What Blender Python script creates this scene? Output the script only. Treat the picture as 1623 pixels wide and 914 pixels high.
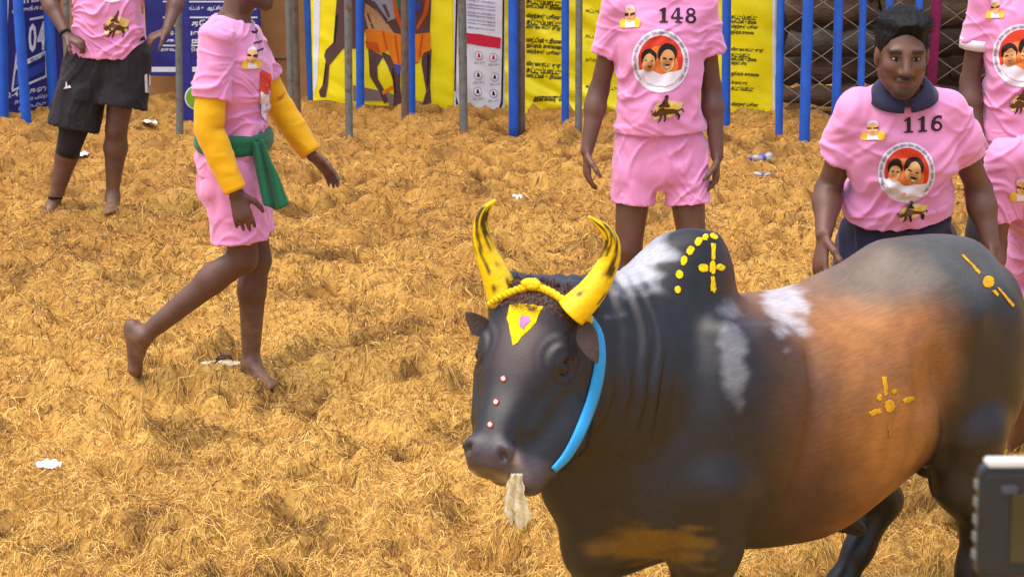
import bpy, bmesh, math, random
import numpy as np
from mathutils import Vector, Matrix
from mathutils.bvhtree import BVHTree

for o in list(bpy.data.objects):
    bpy.data.objects.remove(o)
random.seed(7)
RNG = np.random.default_rng(11)
SC = bpy.context.scene
COL = SC.collection
R = math.radians

# ------------------------------------------------------------------ camera, sky, sun, exposure
FPX, CAMH, HORIZ = 2900.0, 2.2, -300.0          # focal length in photo pixels, camera height, horizon row
PITCH = math.atan((457 - HORIZ) / FPX)
cam_d = bpy.data.cameras.new('camera')
cam = bpy.data.objects.new('camera', cam_d)
COL.objects.link(cam)
cam.location = (0, 0, CAMH)
cam.rotation_euler = (math.pi / 2 - PITCH, 0, 0)
cam_d.sensor_width = 36.0
cam_d.lens = FPX / 1624.0 * 36.0
cam_d.clip_start = 0.05
cam_d.clip_end = 3000
cam_d.dof.use_dof = True
cam_d.dof.focus_distance = 5.6
cam_d.dof.aperture_fstop = 14.0
SC.camera = cam

SUN_EL, SUN_AZ = R(74), R(-118)                  # azimuth measured from +Y (away from camera) clockwise
world = bpy.data.worlds.new('World')
SC.world = world
world.use_nodes = True
wn = world.node_tree.nodes
sky = wn.new('ShaderNodeTexSky')
sky.sky_type = 'NISHITA'
sky.sun_disc = False
sky.sun_elevation = SUN_EL
sky.sun_rotation = SUN_AZ
sky.air_density = 1.0
sky.dust_density = 4.0
sky.ozone_density = 1.0
wn['Background'].inputs['Strength'].default_value = 0.15
world.node_tree.links.new(sky.outputs[0], wn['Background'].inputs['Color'])

sun_d = bpy.data.lights.new('sun', 'SUN')
sun_d.energy = 1.3
sun_d.angle = R(85)
sun_d.color = (1.0, 0.96, 0.90)
sun = bpy.data.objects.new('sun', sun_d)
COL.objects.link(sun)
_sd = Vector((math.sin(SUN_AZ) * math.cos(SUN_EL), math.cos(SUN_AZ) * math.cos(SUN_EL), math.sin(SUN_EL)))
sun.rotation_euler = (-_sd).to_track_quat('-Z', 'Y').to_euler()
sun.location = (-4, -4, 10)

SC.view_settings.view_transform = 'Standard'
SC.view_settings.look = 'None'
SC.view_settings.gamma = 1.0
SC.view_settings.use_curve_mapping = False
SC.view_settings.exposure = 0.9
SC.render.engine = 'CYCLES'
SC.cycles.use_denoising = True
SC.cycles.max_bounces = 6

# ------------------------------------------------------------------ helpers: pixels to places
FW = np.array([0, math.cos(PITCH), -math.sin(PITCH)])
UP = np.array([0, math.sin(PITCH), math.cos(PITCH)])
CAM = np.array([0, 0, CAMH])
def ray(px, py): return FW * FPX + np.array([1., 0, 0]) * (px - 811.5) - UP * (py - 457)
def G(px, py, z=0.0):
    r = ray(px, py); return CAM + r * ((z - CAMH) / r[2])
def P(px, py, Y):
    r = ray(px, py); return CAM + r * (Y / r[1])

# ------------------------------------------------------------------ helpers: noise
def _hash(*a):
    h = np.zeros(a[0].shape, np.uint32)
    for i, v in enumerate(a):
        h = h ^ (v.astype(np.int64).astype(np.uint32) * np.uint32((374761393, 668265263, 2147483647 - 58, 1274126177)[i]))
        h = (h ^ (h >> np.uint32(13))) * np.uint32(1274126177)
    h = h ^ (h >> np.uint32(16))
    return (h & np.uint32(0xffffff)).astype(np.float32) / float(0xffffff)
def noise(p, seed=0):
    """value noise in [-1,1]; p is (...,2) or (...,3)"""
    p = np.asarray(p, np.float32)
    i = np.floor(p); f = p - i; f = f * f * (3 - 2 * f)
    n = p.shape[-1]; out = 0
    sd = np.full(p.shape[:-1], seed)
    for c in range(1 << n):
        w = 1; idx = []
        for k in range(n):
            b = (c >> k) & 1
            idx.append(i[..., k] + b)
            w = w * (f[..., k] if b else 1 - f[..., k])
        out = out + w * _hash(*idx, sd)
    return out * 2 - 1
def fbm(p, oct=4, seed=0, gain=.5):
    p = np.asarray(p, np.float32); a = 1.; s = 0.; t = 0.
    for o in range(oct):
        s = s + a * noise(p * (2.03 ** o) + 17.3 * o, seed + o); t += a; a *= gain
    return s / t
def sstep(a, b, x):
    t = np.clip((x - a) / (b - a), 0, 1); return t * t * (3 - 2 * t)

# ------------------------------------------------------------------ helpers: signed distance modelling
def nrm(v):
    v = np.asarray(v, float); return v / (np.linalg.norm(v) + 1e-12)
class Prim:
    def __init__(s, fn, lo, hi, k=.02, op='add'):
        s.fn, s.lo, s.hi, s.k, s.op = fn, np.asarray(lo, float), np.asarray(hi, float), k, op
def cone(a, b, ra, rb, k=.02, flat=None, op='add'):
    """tapered capsule; flat=(axis, factor) thins the section along axis"""
    a = np.asarray(a, float); b = np.asarray(b, float); ab = b - a; l2 = max(ab @ ab, 1e-9)
    if flat is not None: n = nrm(flat[0]); fac = 1 / flat[1]
    def fn(p):
        q = p - a.astype(np.float32)
        t = np.clip((q @ ab.astype(np.float32)) / l2, 0, 1)
        d = q - t[..., None] * ab.astype(np.float32)
        if flat is not None:
            h = d @ n.astype(np.float32)
            d = d + ((fac - 1) * h)[..., None] * n.astype(np.float32)
        return np.sqrt((d * d).sum(-1)) - (ra + (rb - ra) * t)
    r = max(ra, rb)
    return Prim(fn, np.minimum(a, b) - r, np.maximum(a, b) + r, k, op)
def chain(pts, rs, k=.02, flat=None):
    return [cone(pts[i], pts[i + 1], rs[i], rs[i + 1], k, flat) for i in range(len(pts) - 1)]
def ell(c, rad, M=None, k=.02, op='add'):
    c = np.asarray(c, float); rad = np.asarray(rad, float)
    M = np.eye(3) if M is None else np.asarray(M, float)        # rows = local axes in world
    def fn(p):
        q = (p - c.astype(np.float32)) @ M.T.astype(np.float32)
        rho = np.sqrt(((q / rad.astype(np.float32)) ** 2).sum(-1)) + 1e-6
        g = np.sqrt(((q / (rad * rad).astype(np.float32)) ** 2).sum(-1)) + 1e-6
        return rho * (rho - 1) / g
    r = rad.max()
    return Prim(fn, c - r, c + r, k, op)
def crom(ts, vs, t):
    """smooth interpolation of rows vs at ts (Catmull-Rom, monotone-ish)"""
    ts = np.asarray(ts, float); vs = np.asarray(vs, float)
    m = np.gradient(vs, ts, axis=0)
    i = np.clip(np.searchsorted(ts, t) - 1, 0, len(ts) - 2)
    h = (ts[i + 1] - ts[i]); u = np.clip((t - ts[i]) / h, 0, 1)[..., None]; h = h[..., None]
    return ((2*u**3 - 3*u**2 + 1) * vs[i] + (u**3 - 2*u**2 + u) * h * m[i]
            + (-2*u**3 + 3*u**2) * vs[i + 1] + (u**3 - u**2) * h * m[i + 1])
def loft(o, ex, ey, ez, st, k=.03, n=2.0, op='add'):
    """stations st rows: t, oy, oz, ry, rz along ex from o; section axes ey, ez"""
    o = np.asarray(o, float); A = np.array([nrm(ex), nrm(ey), nrm(ez)])
    st = np.asarray(st, float); ts = st[:, 0]
    tab_t = np.linspace(ts[0], ts[-1], 200)
    tab = crom(ts, st[:, 1:], tab_t).astype(np.float32)
    tab[:, 2:] = np.maximum(tab[:, 2:], 1e-3)
    def fn(p):
        q = (p - o.astype(np.float32)) @ A.T.astype(np.float32)
        u = np.clip((q[..., 0] - ts[0]) / (ts[-1] - ts[0]), 0, 1) * 199
        i = np.minimum(u.astype(np.int32), 198); f = (u - i)[..., None]
        v = tab[i] * (1 - f) + tab[i + 1] * f
        y = q[..., 1] - v[..., 0]; z = q[..., 2] - v[..., 1]
        rho = ((np.abs(y) / v[..., 2]) ** n + (np.abs(z) / v[..., 3]) ** n) ** (1. / n) + 1e-6
        rr = np.sqrt(y * y + z * z) + 1e-6
        d = rr * (1 - 1 / rho)
        d = np.where(rho < .05, -np.minimum(v[..., 2], v[..., 3]), d)
        e = np.maximum(ts[0] - q[..., 0], q[..., 0] - ts[-1])
        return np.maximum(d, e)
    c = np.concatenate([o + A[0] * r[0] + s1 * A[1] * (abs(r[1]) + r[3]) + s2 * A[2] * (abs(r[2]) + r[4])
                        for r in st for s1 in (-1, 1) for s2 in (-1, 1)]).reshape(-1, 3)
    return Prim(fn, c.min(0), c.max(0), k, op)
def cutplane(pt, n):
    """keeps the side where (p-pt).n < 0"""
    pt = np.asarray(pt, float); n = nrm(n)
    return lambda p: ((p - pt.astype(np.float32)) @ n.astype(np.float32))

def sdf_field(prims, vox, pad=.03, post=None, lo=None, hi=None):
    los = np.min([q.lo for q in prims if q.op == 'add'], axis=0) - pad
    his = np.max([q.hi for q in prims if q.op == 'add'], axis=0) + pad
    if lo is not None: los = np.maximum(los, lo)
    if hi is not None: his = np.minimum(his, hi)
    n = np.ceil((his - los) / vox).astype(int) + 1
    D = np.full(n, 1.0, np.float32)
    ax = [los[i] + np.arange(n[i]) * vox for i in range(3)]
    for q in prims:
        m = q.k * 1.5 + vox * 3
        i0 = np.clip(np.floor((q.lo - m - los) / vox).astype(int), 0, n - 1)
        i1 = np.clip(np.ceil((q.hi + m - los) / vox).astype(int) + 1, 1, n)
        if (i1 <= i0).any(): continue
        g = np.stack(np.meshgrid(*[ax[i][i0[i]:i1[i]].astype(np.float32) for i in range(3)], indexing='ij'), -1)
        sl = tuple(slice(i0[i], i1[i]) for i in range(3))
        d = q.fn(g).astype(np.float32); e = D[sl]
        if q.op == 'add':
            h = np.maximum(q.k - np.abs(d - e), 0) / max(q.k, 1e-6)
            D[sl] = np.minimum(d, e) - h * h * q.k * .25
        else:
            h = np.maximum(q.k - np.abs(-d - e), 0) / max(q.k, 1e-6)
            D[sl] = np.maximum(-d, e) + h * h * q.k * .25
    if post is not None:
        g = np.stack(np.meshgrid(*[a.astype(np.float32) for a in ax], indexing='ij'), -1)
        D = post(g, D)
    D[0] = D[-1] = 1; D[:, 0] = D[:, -1] = 1; D[:, :, 0] = D[:, :, -1] = 1
    return D, los
def surface_nets(D, lo, vox, smooth=2):
    S = D < 0
    n = np.array(D.shape)
    c = [S[a:n[0]-1+a, b:n[1]-1+b, e:n[2]-1+e] for a in (0, 1) for b in (0, 1) for e in (0, 1)]
    cnt = sum(x.astype(np.int8) for x in c)
    act = (cnt > 0) & (cnt < 8)
    I = np.argwhere(act)
    idx = np.full(act.shape, -1, np.int64); idx[act] = np.arange(len(I))
    acc = np.zeros((len(I), 3)); w = np.zeros(len(I))
    for a in range(8):
        for ax in range(3):
            if (a >> ax) & 1: continue
            b = a | (1 << ax)
            oa = np.array([(a >> j) & 1 for j in range(3)]); ob = np.array([(b >> j) & 1 for j in range(3)])
            pa = I + oa; pb = I + ob
            da = D[pa[:, 0], pa[:, 1], pa[:, 2]]; db = D[pb[:, 0], pb[:, 1], pb[:, 2]]
            m = (da < 0) != (db < 0)
            t = np.clip(da / np.where(m, da - db, 1), 0, 1)
            acc[m] += (oa + (ob - oa) * t[:, None])[m]; w[m] += 1
    V = lo + (I + acc / np.maximum(w, 1)[:, None]) * vox
    faces = []
    for ax in range(3):
        u, v = (ax + 1) % 3, (ax + 2) % 3
        sl0 = [slice(1, n[j] - 1) for j in range(3)]; sl1 = list(sl0)
        sl0[ax] = slice(0, n[ax] - 1); sl1[ax] = slice(1, n[ax])
        A = S[tuple(sl0)]; B = S[tuple(sl1)]
        E_ = np.argwhere(A != B)
        if not len(E_): continue
        off = np.array([1, 1, 1]); off[ax] = 0
        e = E_ + off
        du = np.zeros(3, int); du[u] = 1; dv = np.zeros(3, int); dv[v] = 1
        g = lambda q: idx[q[:, 0], q[:, 1], q[:, 2]]
        quad = np.stack([g(e - du - dv), g(e - dv), g(e), g(e - du)], 1)
        flip = ~A[E_[:, 0], E_[:, 1], E_[:, 2]]
        quad[flip] = quad[flip][:, ::-1]
        faces.append(quad)
    Fq = np.concatenate(faces)
    Fq = Fq[(Fq >= 0).all(1)]
    E2 = np.concatenate([Fq[:, [0, 1]], Fq[:, [1, 2]], Fq[:, [2, 3]], Fq[:, [3, 0]]])
    deg = np.bincount(E2[:, 0], minlength=len(V)) + np.bincount(E2[:, 1], minlength=len(V))
    def lap(V):
        s = np.stack([np.bincount(E2[:, 0], V[E2[:, 1], j], len(V)) + np.bincount(E2[:, 1], V[E2[:, 0], j], len(V)) for j in range(3)], 1)
        return s / np.maximum(deg, 1)[:, None]
    for _ in range(smooth):
        V = V + .6 * (lap(V) - V); V = V - .45 * (lap(V) - V)
    return V, Fq
def vnormals(V, F):
    d = np.cross(V[F[:, 2]] - V[F[:, 0]], V[F[:, 3]] - V[F[:, 1]]) if F.shape[1] == 4 else np.cross(V[F[:, 1]] - V[F[:, 0]], V[F[:, 2]] - V[F[:, 0]])
    N = np.zeros_like(V)
    for j in range(F.shape[1]):
        for a in range(3): N[:, a] += np.bincount(F[:, j], d[:, a], len(V))
    return N / (np.linalg.norm(N, axis=1)[:, None] + 1e-12)

# ------------------------------------------------------------------ helpers: objects
def fast_mesh(name, V, F, smooth=True, col=None):
    """V (n,3), F (m,3|4) arrays -> mesh; col (n,3|4) -> point colour attribute 'tint'"""
    V = np.asarray(V, np.float32); F = np.asarray(F, np.int32)
    me = bpy.data.meshes.new(name)
    k = F.shape[1]
    me.vertices.add(len(V)); me.vertices.foreach_set('co', V.ravel())
    me.loops.add(F.size); me.loops.foreach_set('vertex_index', F.ravel())
    me.polygons.add(len(F)); me.polygons.foreach_set('loop_start', np.arange(0, F.size, k, dtype=np.int32))
    if smooth: me.polygons.foreach_set('use_smooth', np.ones(len(F), bool))
    me.update(calc_edges=True)
    if col is not None:
        at = me.color_attributes.new('tint', 'FLOAT_COLOR', 'POINT')
        c = np.ones((len(V), 4), np.float32); c[:, :col.shape[1]] = col
        at.data.foreach_set('color', c.ravel())
    return me
def link(name, me, mat=None, parent=None):
    o = bpy.data.objects.new(name, me)
    COL.objects.link(o)
    if mat is not None and me is not None and not me.materials: me.materials.append(mat)
    if parent is not None:
        o.parent = parent
        o.matrix_parent_inverse = parent.matrix_world.inverted() if False else Matrix.Translation(-Vector(parent.location))
    return o
def tag(o, label=None, cat=None, group=None, kind=None):
    if label: o['label'] = label
    if cat: o['category'] = cat
    if group: o['group'] = group
    if kind: o['kind'] = kind
    return o
def empty(name, loc, label, cat, group=None):
    o = bpy.data.objects.new(name, None); COL.objects.link(o)
    o.location = Vector([float(x) for x in loc]); o.empty_display_size = .1
    return tag(o, label, cat, group)
class MB:
    """collects boxes, tubes and grids into one mesh"""
    def __init__(s): s.V = []; s.F = []
    def add(s, V, F):
        b = len(s.V); s.V += [tuple(map(float, v)) for v in V]; s.F += [tuple(int(i) + b for i in f) for f in F]; return s
    def box(s, c, h, M=None):
        V = [np.array((x, y, z), float) * h for x in (-1, 1) for y in (-1, 1) for z in (-1, 1)]
        if M is not None: V = [np.asarray(M).T @ v for v in V]      # rows of M = local axes
        V = [np.asarray(c) + v for v in V]
        return s.add(V, [(0, 1, 3, 2), (4, 6, 7, 5), (0, 4, 5, 1), (2, 3, 7, 6), (0, 2, 6, 4), (1, 5, 7, 3)])
    def tube(s, pts, rs, n=10, flat=1.0, up=None, cap=True):
        pts = [np.asarray(p, float) for p in pts]
        if not hasattr(rs, '__len__'): rs = [rs] * len(pts)
        V = []; F = []; prev = None
        for i, p in enumerate(pts):
            t = nrm(pts[min(i + 1, len(pts) - 1)] - pts[max(i - 1, 0)])
            a = np.asarray(up if up is not None else (prev if prev is not None else ((0, 0, 1) if abs(t[2]) < .9 else (1, 0, 0))), float)
            a = nrm(a - t * (a @ t)); prev = a; b = np.cross(t, a)
            for j in range(n):
                an = 2 * math.pi * j / n
                V.append(p + rs[i] * (math.cos(an) * a * flat + math.sin(an) * b))
        for i in range(len(pts) - 1):
            for j in range(n):
                F.append((i*n + j, i*n + (j+1) % n, (i+1)*n + (j+1) % n, (i+1)*n + j))
        if cap:
            F.append(tuple(range(n))[::-1]); F.append(tuple((len(pts)-1)*n + j for j in range(n)))
        return s.add(V, F)
    def mesh(s, name, smooth=True):
        me = bpy.data.meshes.new(name); me.from_pydata(s.V, [], s.F)
        bm = bmesh.new(); bm.from_mesh(me); bmesh.ops.recalc_face_normals(bm, faces=bm.faces); bm.to_mesh(me); bm.free()
        if smooth: me.polygons.foreach_set('use_smooth', np.ones(len(me.polygons), bool))
        me.update(); return me
    def build(s, name, mat, parent=None, smooth=True, bevel=0):
        o = link(name, s.mesh(name, smooth), mat, parent)
        if bevel:
            m = o.modifiers.new('bevel', 'BEVEL'); m.width = bevel; m.segments = 2; m.limit_method = 'ANGLE'
        return o

# ------------------------------------------------------------------ helpers: materials
def srgb(r, g, b):
    f = lambda c: c / 12.92 if c <= .04045 else ((c + .055) / 1.055) ** 2.4
    return (f(r / 255), f(g / 255), f(b / 255), 1)
def mat(name, color, rough=.6, spec=.4, bump=0., scale=60., var=.12, vscale=8., tint=False, sheen=0., metal=0., stretch=None, coat=0., detail=4, trans=0., crease=0., cscale=5.):
    m = bpy.data.materials.new(name); m.use_nodes = True
    nt = m.node_tree; b = nt.nodes['Principled BSDF']; L = nt.links
    c = tuple(color)[:3] + (1,)
    b.inputs['Roughness'].default_value = rough
    b.inputs['Specular IOR Level'].default_value = spec
    b.inputs['Metallic'].default_value = metal
    if sheen: b.inputs['Sheen Weight'].default_value = sheen; b.inputs['Sheen Roughness'].default_value = .4
    if coat: b.inputs['Coat Weight'].default_value = coat; b.inputs['Coat Roughness'].default_value = .25
    if trans: b.inputs['Transmission Weight'].default_value = trans
    tc = nt.nodes.new('ShaderNodeTexCoord')
    mp = nt.nodes.new('ShaderNodeMapping'); L.new(tc.outputs['Object'], mp.inputs['Vector'])
    if stretch: mp.inputs['Scale'].default_value = stretch
    n1 = nt.nodes.new('ShaderNodeTexNoise'); n1.inputs['Scale'].default_value = vscale; n1.inputs['Detail'].default_value = detail
    L.new(mp.outputs[0], n1.inputs['Vector'])
    mr = nt.nodes.new('ShaderNodeMapRange')
    mr.inputs['From Min'].default_value = .25; mr.inputs['From Max'].default_value = .75
    mr.inputs['To Min'].default_value = 1 - var; mr.inputs['To Max'].default_value = 1 + var
    L.new(n1.outputs['Fac'], mr.inputs['Value'])
    mx = nt.nodes.new('ShaderNodeVectorMath'); mx.operation = 'SCALE'
    if tint:
        at = nt.nodes.new('ShaderNodeAttribute'); at.attribute_name = 'tint'
        L.new(at.outputs['Color'], mx.inputs[0])
    else:
        mx.inputs[0].default_value = c[:3]
    L.new(mr.outputs[0], mx.inputs['Scale']); L.new(mx.outputs[0], b.inputs['Base Color'])
    rr = nt.nodes.new('ShaderNodeMapRange')
    rr.inputs['To Min'].default_value = max(rough - .12, .02); rr.inputs['To Max'].default_value = min(rough + .12, 1)
    L.new(n1.outputs['Fac'], rr.inputs['Value']); L.new(rr.outputs[0], b.inputs['Roughness'])
    prev = None
    if crease:
        n3 = nt.nodes.new('ShaderNodeTexNoise'); n3.noise_type = 'RIDGED_MULTIFRACTAL'; n3.inputs['Scale'].default_value = cscale; n3.inputs['Detail'].default_value = 2.5
        n3.inputs['Distortion'].default_value = .9
        m3 = nt.nodes.new('ShaderNodeMapping'); m3.inputs['Scale'].default_value = (1, 1, 1.7); m3.inputs['Rotation'].default_value = (.5, .6, .3)
        L.new(tc.outputs['Object'], m3.inputs['Vector']); L.new(m3.outputs[0], n3.inputs['Vector'])
        b3 = nt.nodes.new('ShaderNodeBump'); b3.inputs['Strength'].default_value = crease; b3.inputs['Distance'].default_value = .012
        L.new(n3.outputs['Fac'], b3.inputs['Height']); L.new(b3.outputs[0], b.inputs['Normal']); prev = b3
    if bump:
        n2 = nt.nodes.new('ShaderNodeTexNoise'); n2.inputs['Scale'].default_value = scale; n2.inputs['Detail'].default_value = 3
        L.new(mp.outputs[0], n2.inputs['Vector'])
        bp = nt.nodes.new('ShaderNodeBump'); bp.inputs['Strength'].default_value = bump; bp.inputs['Distance'].default_value = .01
        if prev is not None: L.new(prev.outputs[0], bp.inputs['Normal'])
        L.new(n2.outputs['Fac'], bp.inputs['Height']); L.new(bp.outputs[0], b.inputs['Normal'])
    return m
def worn(m, col, thr, scale=16.):
    # paint chipped or rusted through in patches
    nt = m.node_tree; b = nt.nodes['Principled BSDF']; src = b.inputs['Base Color'].links[0].from_socket
    tc = nt.nodes.new('ShaderNodeTexCoord'); n = nt.nodes.new('ShaderNodeTexNoise'); n.inputs['Scale'].default_value = scale; n.inputs['Detail'].default_value = 8; n.inputs['Roughness'].default_value = .7
    nt.links.new(tc.outputs['Object'], n.inputs['Vector'])
    r = nt.nodes.new('ShaderNodeMapRange'); r.inputs['From Min'].default_value = thr - .03; r.inputs['From Max'].default_value = thr + .03
    nt.links.new(n.outputs['Fac'], r.inputs['Value'])
    x = nt.nodes.new('ShaderNodeMix'); x.data_type = 'RGBA'; x.inputs[7].default_value = col
    nt.links.new(r.outputs[0], x.inputs[0]); nt.links.new(src, x.inputs[6]); nt.links.new(x.outputs[2], b.inputs['Base Color'])
    return m
M = {}
M['blue'] = worn(mat('blue_paint', srgb(28, 92, 196), .45, .5, .15, 90, .2, 9), srgb(96, 78, 66), .66)
M['grey_steel'] = mat('galvanised_steel', srgb(118, 120, 116), .5, .5, .2, 120, .22, 20, metal=.25); worn(M['grey_steel'], srgb(112, 82, 62), .60)
M['rust_steel'] = mat('rusty_steel', srgb(112, 94, 80), .7, .3, .3, 120, .3, 20)
M['magenta'] = mat('magenta_paint', srgb(150, 40, 105), .5, .4, .15, 90, .2, 14)
M['pink'] = mat('pink_jersey', srgb(238, 152, 199), .62, .35, .25, 420, .06, 5, sheen=.5, crease=.8, cscale=6.)
M['navy_cloth'] = mat('navy_cloth', srgb(46, 45, 70), .75, .3, .25, 300, .12, 8, sheen=.2, crease=.5)
M['black_cloth'] = mat('black_cloth', srgb(44, 40, 42), .78, .25, .2, 300, .12, 8, sheen=.08, crease=.3)
M['yellow_cloth'] = mat('yellow_sleeve', srgb(240, 178, 8), .7, .3, .25, 300, .08, 8, sheen=.2, crease=.6, cscale=8.)
M['green_cloth'] = mat('green_cloth', srgb(30, 104, 68), .7, .3, .2, 200, .12, 9, sheen=.2, crease=.6)
M['white_cloth'] = mat('white_cloth', srgb(225, 220, 222), .8, .2, .2, 250, .05, 9)
M['skin'] = mat('skin', (0, 0, 0), .45, .45, .12, 260, .12, 14, tint=True)
M['hair'] = mat('hair', srgb(15, 12, 12), .62, .25, .3, 220, .25, 30)
M['eye_white'] = mat('eye', srgb(200, 190, 180), .2, .5, 0, 60, .03)
M['dark'] = mat('dark_print', srgb(40, 26, 34), .7, .2, 0, 60, .1)
def flat(name, r, g, b, rough=.6, var=.08, vs=25): 
    if name not in M: M[name] = mat(name, srgb(r, g, b), rough, .3, .05, 200, var, vs)
    return M[name]

# ------------------------------------------------------------------ helpers: prints that follow a surface
def poly_mesh(polys, grid):
    """2D polygons (list of (x,y) lists) -> bmesh cut on a grid so it can follow a curved surface"""
    bm = bmesh.new()
    for pl in polys:
        try: bm.faces.new([bm.verts.new((x, y, 0)) for x, y in pl])
        except ValueError: pass
    bmesh.ops.triangulate(bm, faces=bm.faces[:])
    cut_grid(bm, grid); return bm
def cut_grid(bm, grid):
    if not bm.verts: return
    xs = [v.co.x for v in bm.verts]; ys = [v.co.y for v in bm.verts]
    for ax, lo, hi in ((0, min(xs), max(xs)), (1, min(ys), max(ys))):
        k = math.ceil(lo / grid)
        while k * grid < hi:
            co = [0, 0, 0]; no = [0, 0, 0]; co[ax] = k * grid; no[ax] = 1
            bmesh.ops.bisect_plane(bm, geom=bm.verts[:] + bm.edges[:] + bm.faces[:], plane_co=co, plane_no=no, dist=1e-7)
            k += 1
def bvh_of(V, F): return BVHTree.FromPolygons([tuple(v) for v in V], [tuple(int(i) for i in f) for f in F])
def decal_px(name, polys, bvh, mt, parent, off=.003, grid=6, thick=0., bm=None):
    """polygons in photo pixels laid onto a surface as real print or paste on it"""
    if bm is None: bm = poly_mesh(polys, grid)
    bad = []
    for v in bm.verts:
        r = Vector(ray(v.co.x, v.co.y)).normalized()
        hit, n, _, _ = bvh.ray_cast(Vector(CAM), r)
        if hit is None: bad.append(v); continue
        v.co = hit + (n if n.dot(r) < 0 else -n) * off
    if bad: bmesh.ops.delete(bm, geom=bad, context='VERTS')
    if not bm.faces: bm.free(); return None
    if thick:
        bmesh.ops.remove_doubles(bm, verts=bm.verts[:], dist=1e-4)
        bmesh.ops.recalc_face_normals(bm, faces=bm.faces[:])
        c = sum((f.normal.dot(Vector(CAM) - f.calc_center_median()) for f in bm.faces))
        if c < 0: bmesh.ops.reverse_faces(bm, faces=bm.faces[:])
        ge = bmesh.ops.extrude_face_region(bm, geom=bm.faces[:])
        vs = [g for g in ge['geom'] if isinstance(g, bmesh.types.BMVert)]
        bm.normal_update()
        for v in vs: v.co += v.normal * thick
    me = bpy.data.meshes.new(name); bm.to_mesh(me); bm.free()
    me.polygons.foreach_set('use_smooth', np.ones(len(me.polygons), bool))
    return link(name, me, mt, parent)
def circ(cx, cy, rx, ry=None, n=28, a0=0, jit=0):
    ry = rx if ry is None else ry
    return [(cx + rx * (1 + jit * random.uniform(-1, 1)) * math.cos(2*math.pi*i/n + a0), cy + ry * (1 + jit * random.uniform(-1, 1)) * math.sin(2*math.pi*i/n + a0)) for i in range(n)]
def text_bm(body, size=1., bold=.0, italic=False):
    cu = bpy.data.curves.new('lettering', 'FONT'); cu.body = body; cu.size = size; cu.offset = bold
    cu.align_x = 'LEFT'; cu.resolution_u = 2; cu.fill_mode = 'FRONT'
    o = bpy.data.objects.new('lettering', cu); COL.objects.link(o)
    dg = bpy.context.evaluated_depsgraph_get()
    me = bpy.data.meshes.new_from_object(o.evaluated_get(dg))
    bm = bmesh.new(); bm.from_mesh(me)
    bpy.data.objects.remove(o); bpy.data.curves.remove(cu); bpy.data.meshes.remove(me)
    return bm
# ------------------------------------------------------------------ the ground: a deep bed of coir fibre
_pit = np.stack([RNG.uniform(-4.6, 4.6, 300), RNG.uniform(4.2, 14, 300), RNG.uniform(.05, .15, 300), RNG.uniform(.03, .085, 300)], 1)
def gheight(x, y):
    p = np.stack([x, y], -1).astype(np.float32)
    h = .035 * fbm(p * 1.1, 3, 1)
    b = 1 - np.abs(fbm(p * 2.6 + .6 * fbm(p * 3, 2, 8)[..., None], 3, 2)) * 2
    h = h + .060 * b + .058 * fbm(p * 5.2, 3, 4) + .048 * fbm(p * 12, 3, 6) - .05 * pocket(p)
    return h - .035
def gheight_full(x, y):
    h = gheight(x, y)
    for (a, b, r, d) in _pit:
        m = (np.abs(x - a) < 3 * r) & (np.abs(y - b) < 3 * r)
        if m.any():
            q = ((x[m] - a) ** 2 + (y[m] - b) ** 2) / (r * r)
            h[m] = h[m] - d * np.exp(-q * 1.2) + .4 * d * np.exp(-((np.sqrt(q) - 1.5) / .4) ** 2)
    return h
def axis(lo, hi, st, far):
    a = list(np.arange(lo, hi + st / 2, st)); d = st
    b = [hi]
    while b[-1] < far: d *= 1.6; b.append(b[-1] + d)
    d = st; c = [lo]
    while c[-1] > -far: d *= 1.6; c.append(c[-1] - d)
    return np.array(c[:0:-1] + a + b[1:])
def pocket(q):
    # sunken pockets, wider than deep; their shade is painted into the colours
    w_ = q + .06 * np.stack([fbm(q * 9, 2, 51), fbm(q * 9, 2, 52)], -1)
    return sstep(.30, .62, fbm(w_ * np.array([5.0, 8.0]), 3, 47) + .25 * fbm(q * 1.3, 2, 48))
gx, gy = axis(-4.6, 4.6, .026, 700), axis(3.4, 14.6, .026, 700)
X, Y_ = np.meshgrid(gx, gy, indexing='ij')
hh = gheight_full(X.ravel(), Y_.ravel()).reshape(X.shape)
fade = sstep(7, 4.6, np.abs(X)) * sstep(-1, 3, Y_) * sstep(18, 14.6, Y_)
hh = hh * fade
nx, ny = X.shape
ii = np.arange(nx * ny).reshape(nx, ny)
GF = np.stack([ii[:-1, :-1], ii[1:, :-1], ii[1:, 1:], ii[:-1, 1:]], -1).reshape(-1, 4)
GV = np.stack([X, Y_, hh], -1).reshape(-1, 3)
pxy = GV[:, :2]
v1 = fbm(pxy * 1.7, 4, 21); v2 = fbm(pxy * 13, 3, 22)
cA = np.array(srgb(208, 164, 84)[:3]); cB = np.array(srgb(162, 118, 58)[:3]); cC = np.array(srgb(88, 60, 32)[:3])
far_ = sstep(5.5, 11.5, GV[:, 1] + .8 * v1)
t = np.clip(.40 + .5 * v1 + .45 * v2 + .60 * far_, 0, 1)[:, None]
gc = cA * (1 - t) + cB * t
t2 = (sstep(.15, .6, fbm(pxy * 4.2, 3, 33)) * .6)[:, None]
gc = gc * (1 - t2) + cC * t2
pk_ = pocket(pxy)[:, None]; gc = gc * (1 - .75 * pk_) + np.array(srgb(92, 58, 32)[:3]) * .75 * pk_  # shade of the hollows mixed into the bed colour
gm = mat('coir_bed', (0, 0, 0), .95, .1, .35, 140, .28, 80, tint=True, detail=8)
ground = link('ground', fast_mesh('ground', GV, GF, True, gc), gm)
tag(ground, 'golden coir fibre ground of the arena', 'ground', kind='structure')

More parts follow.
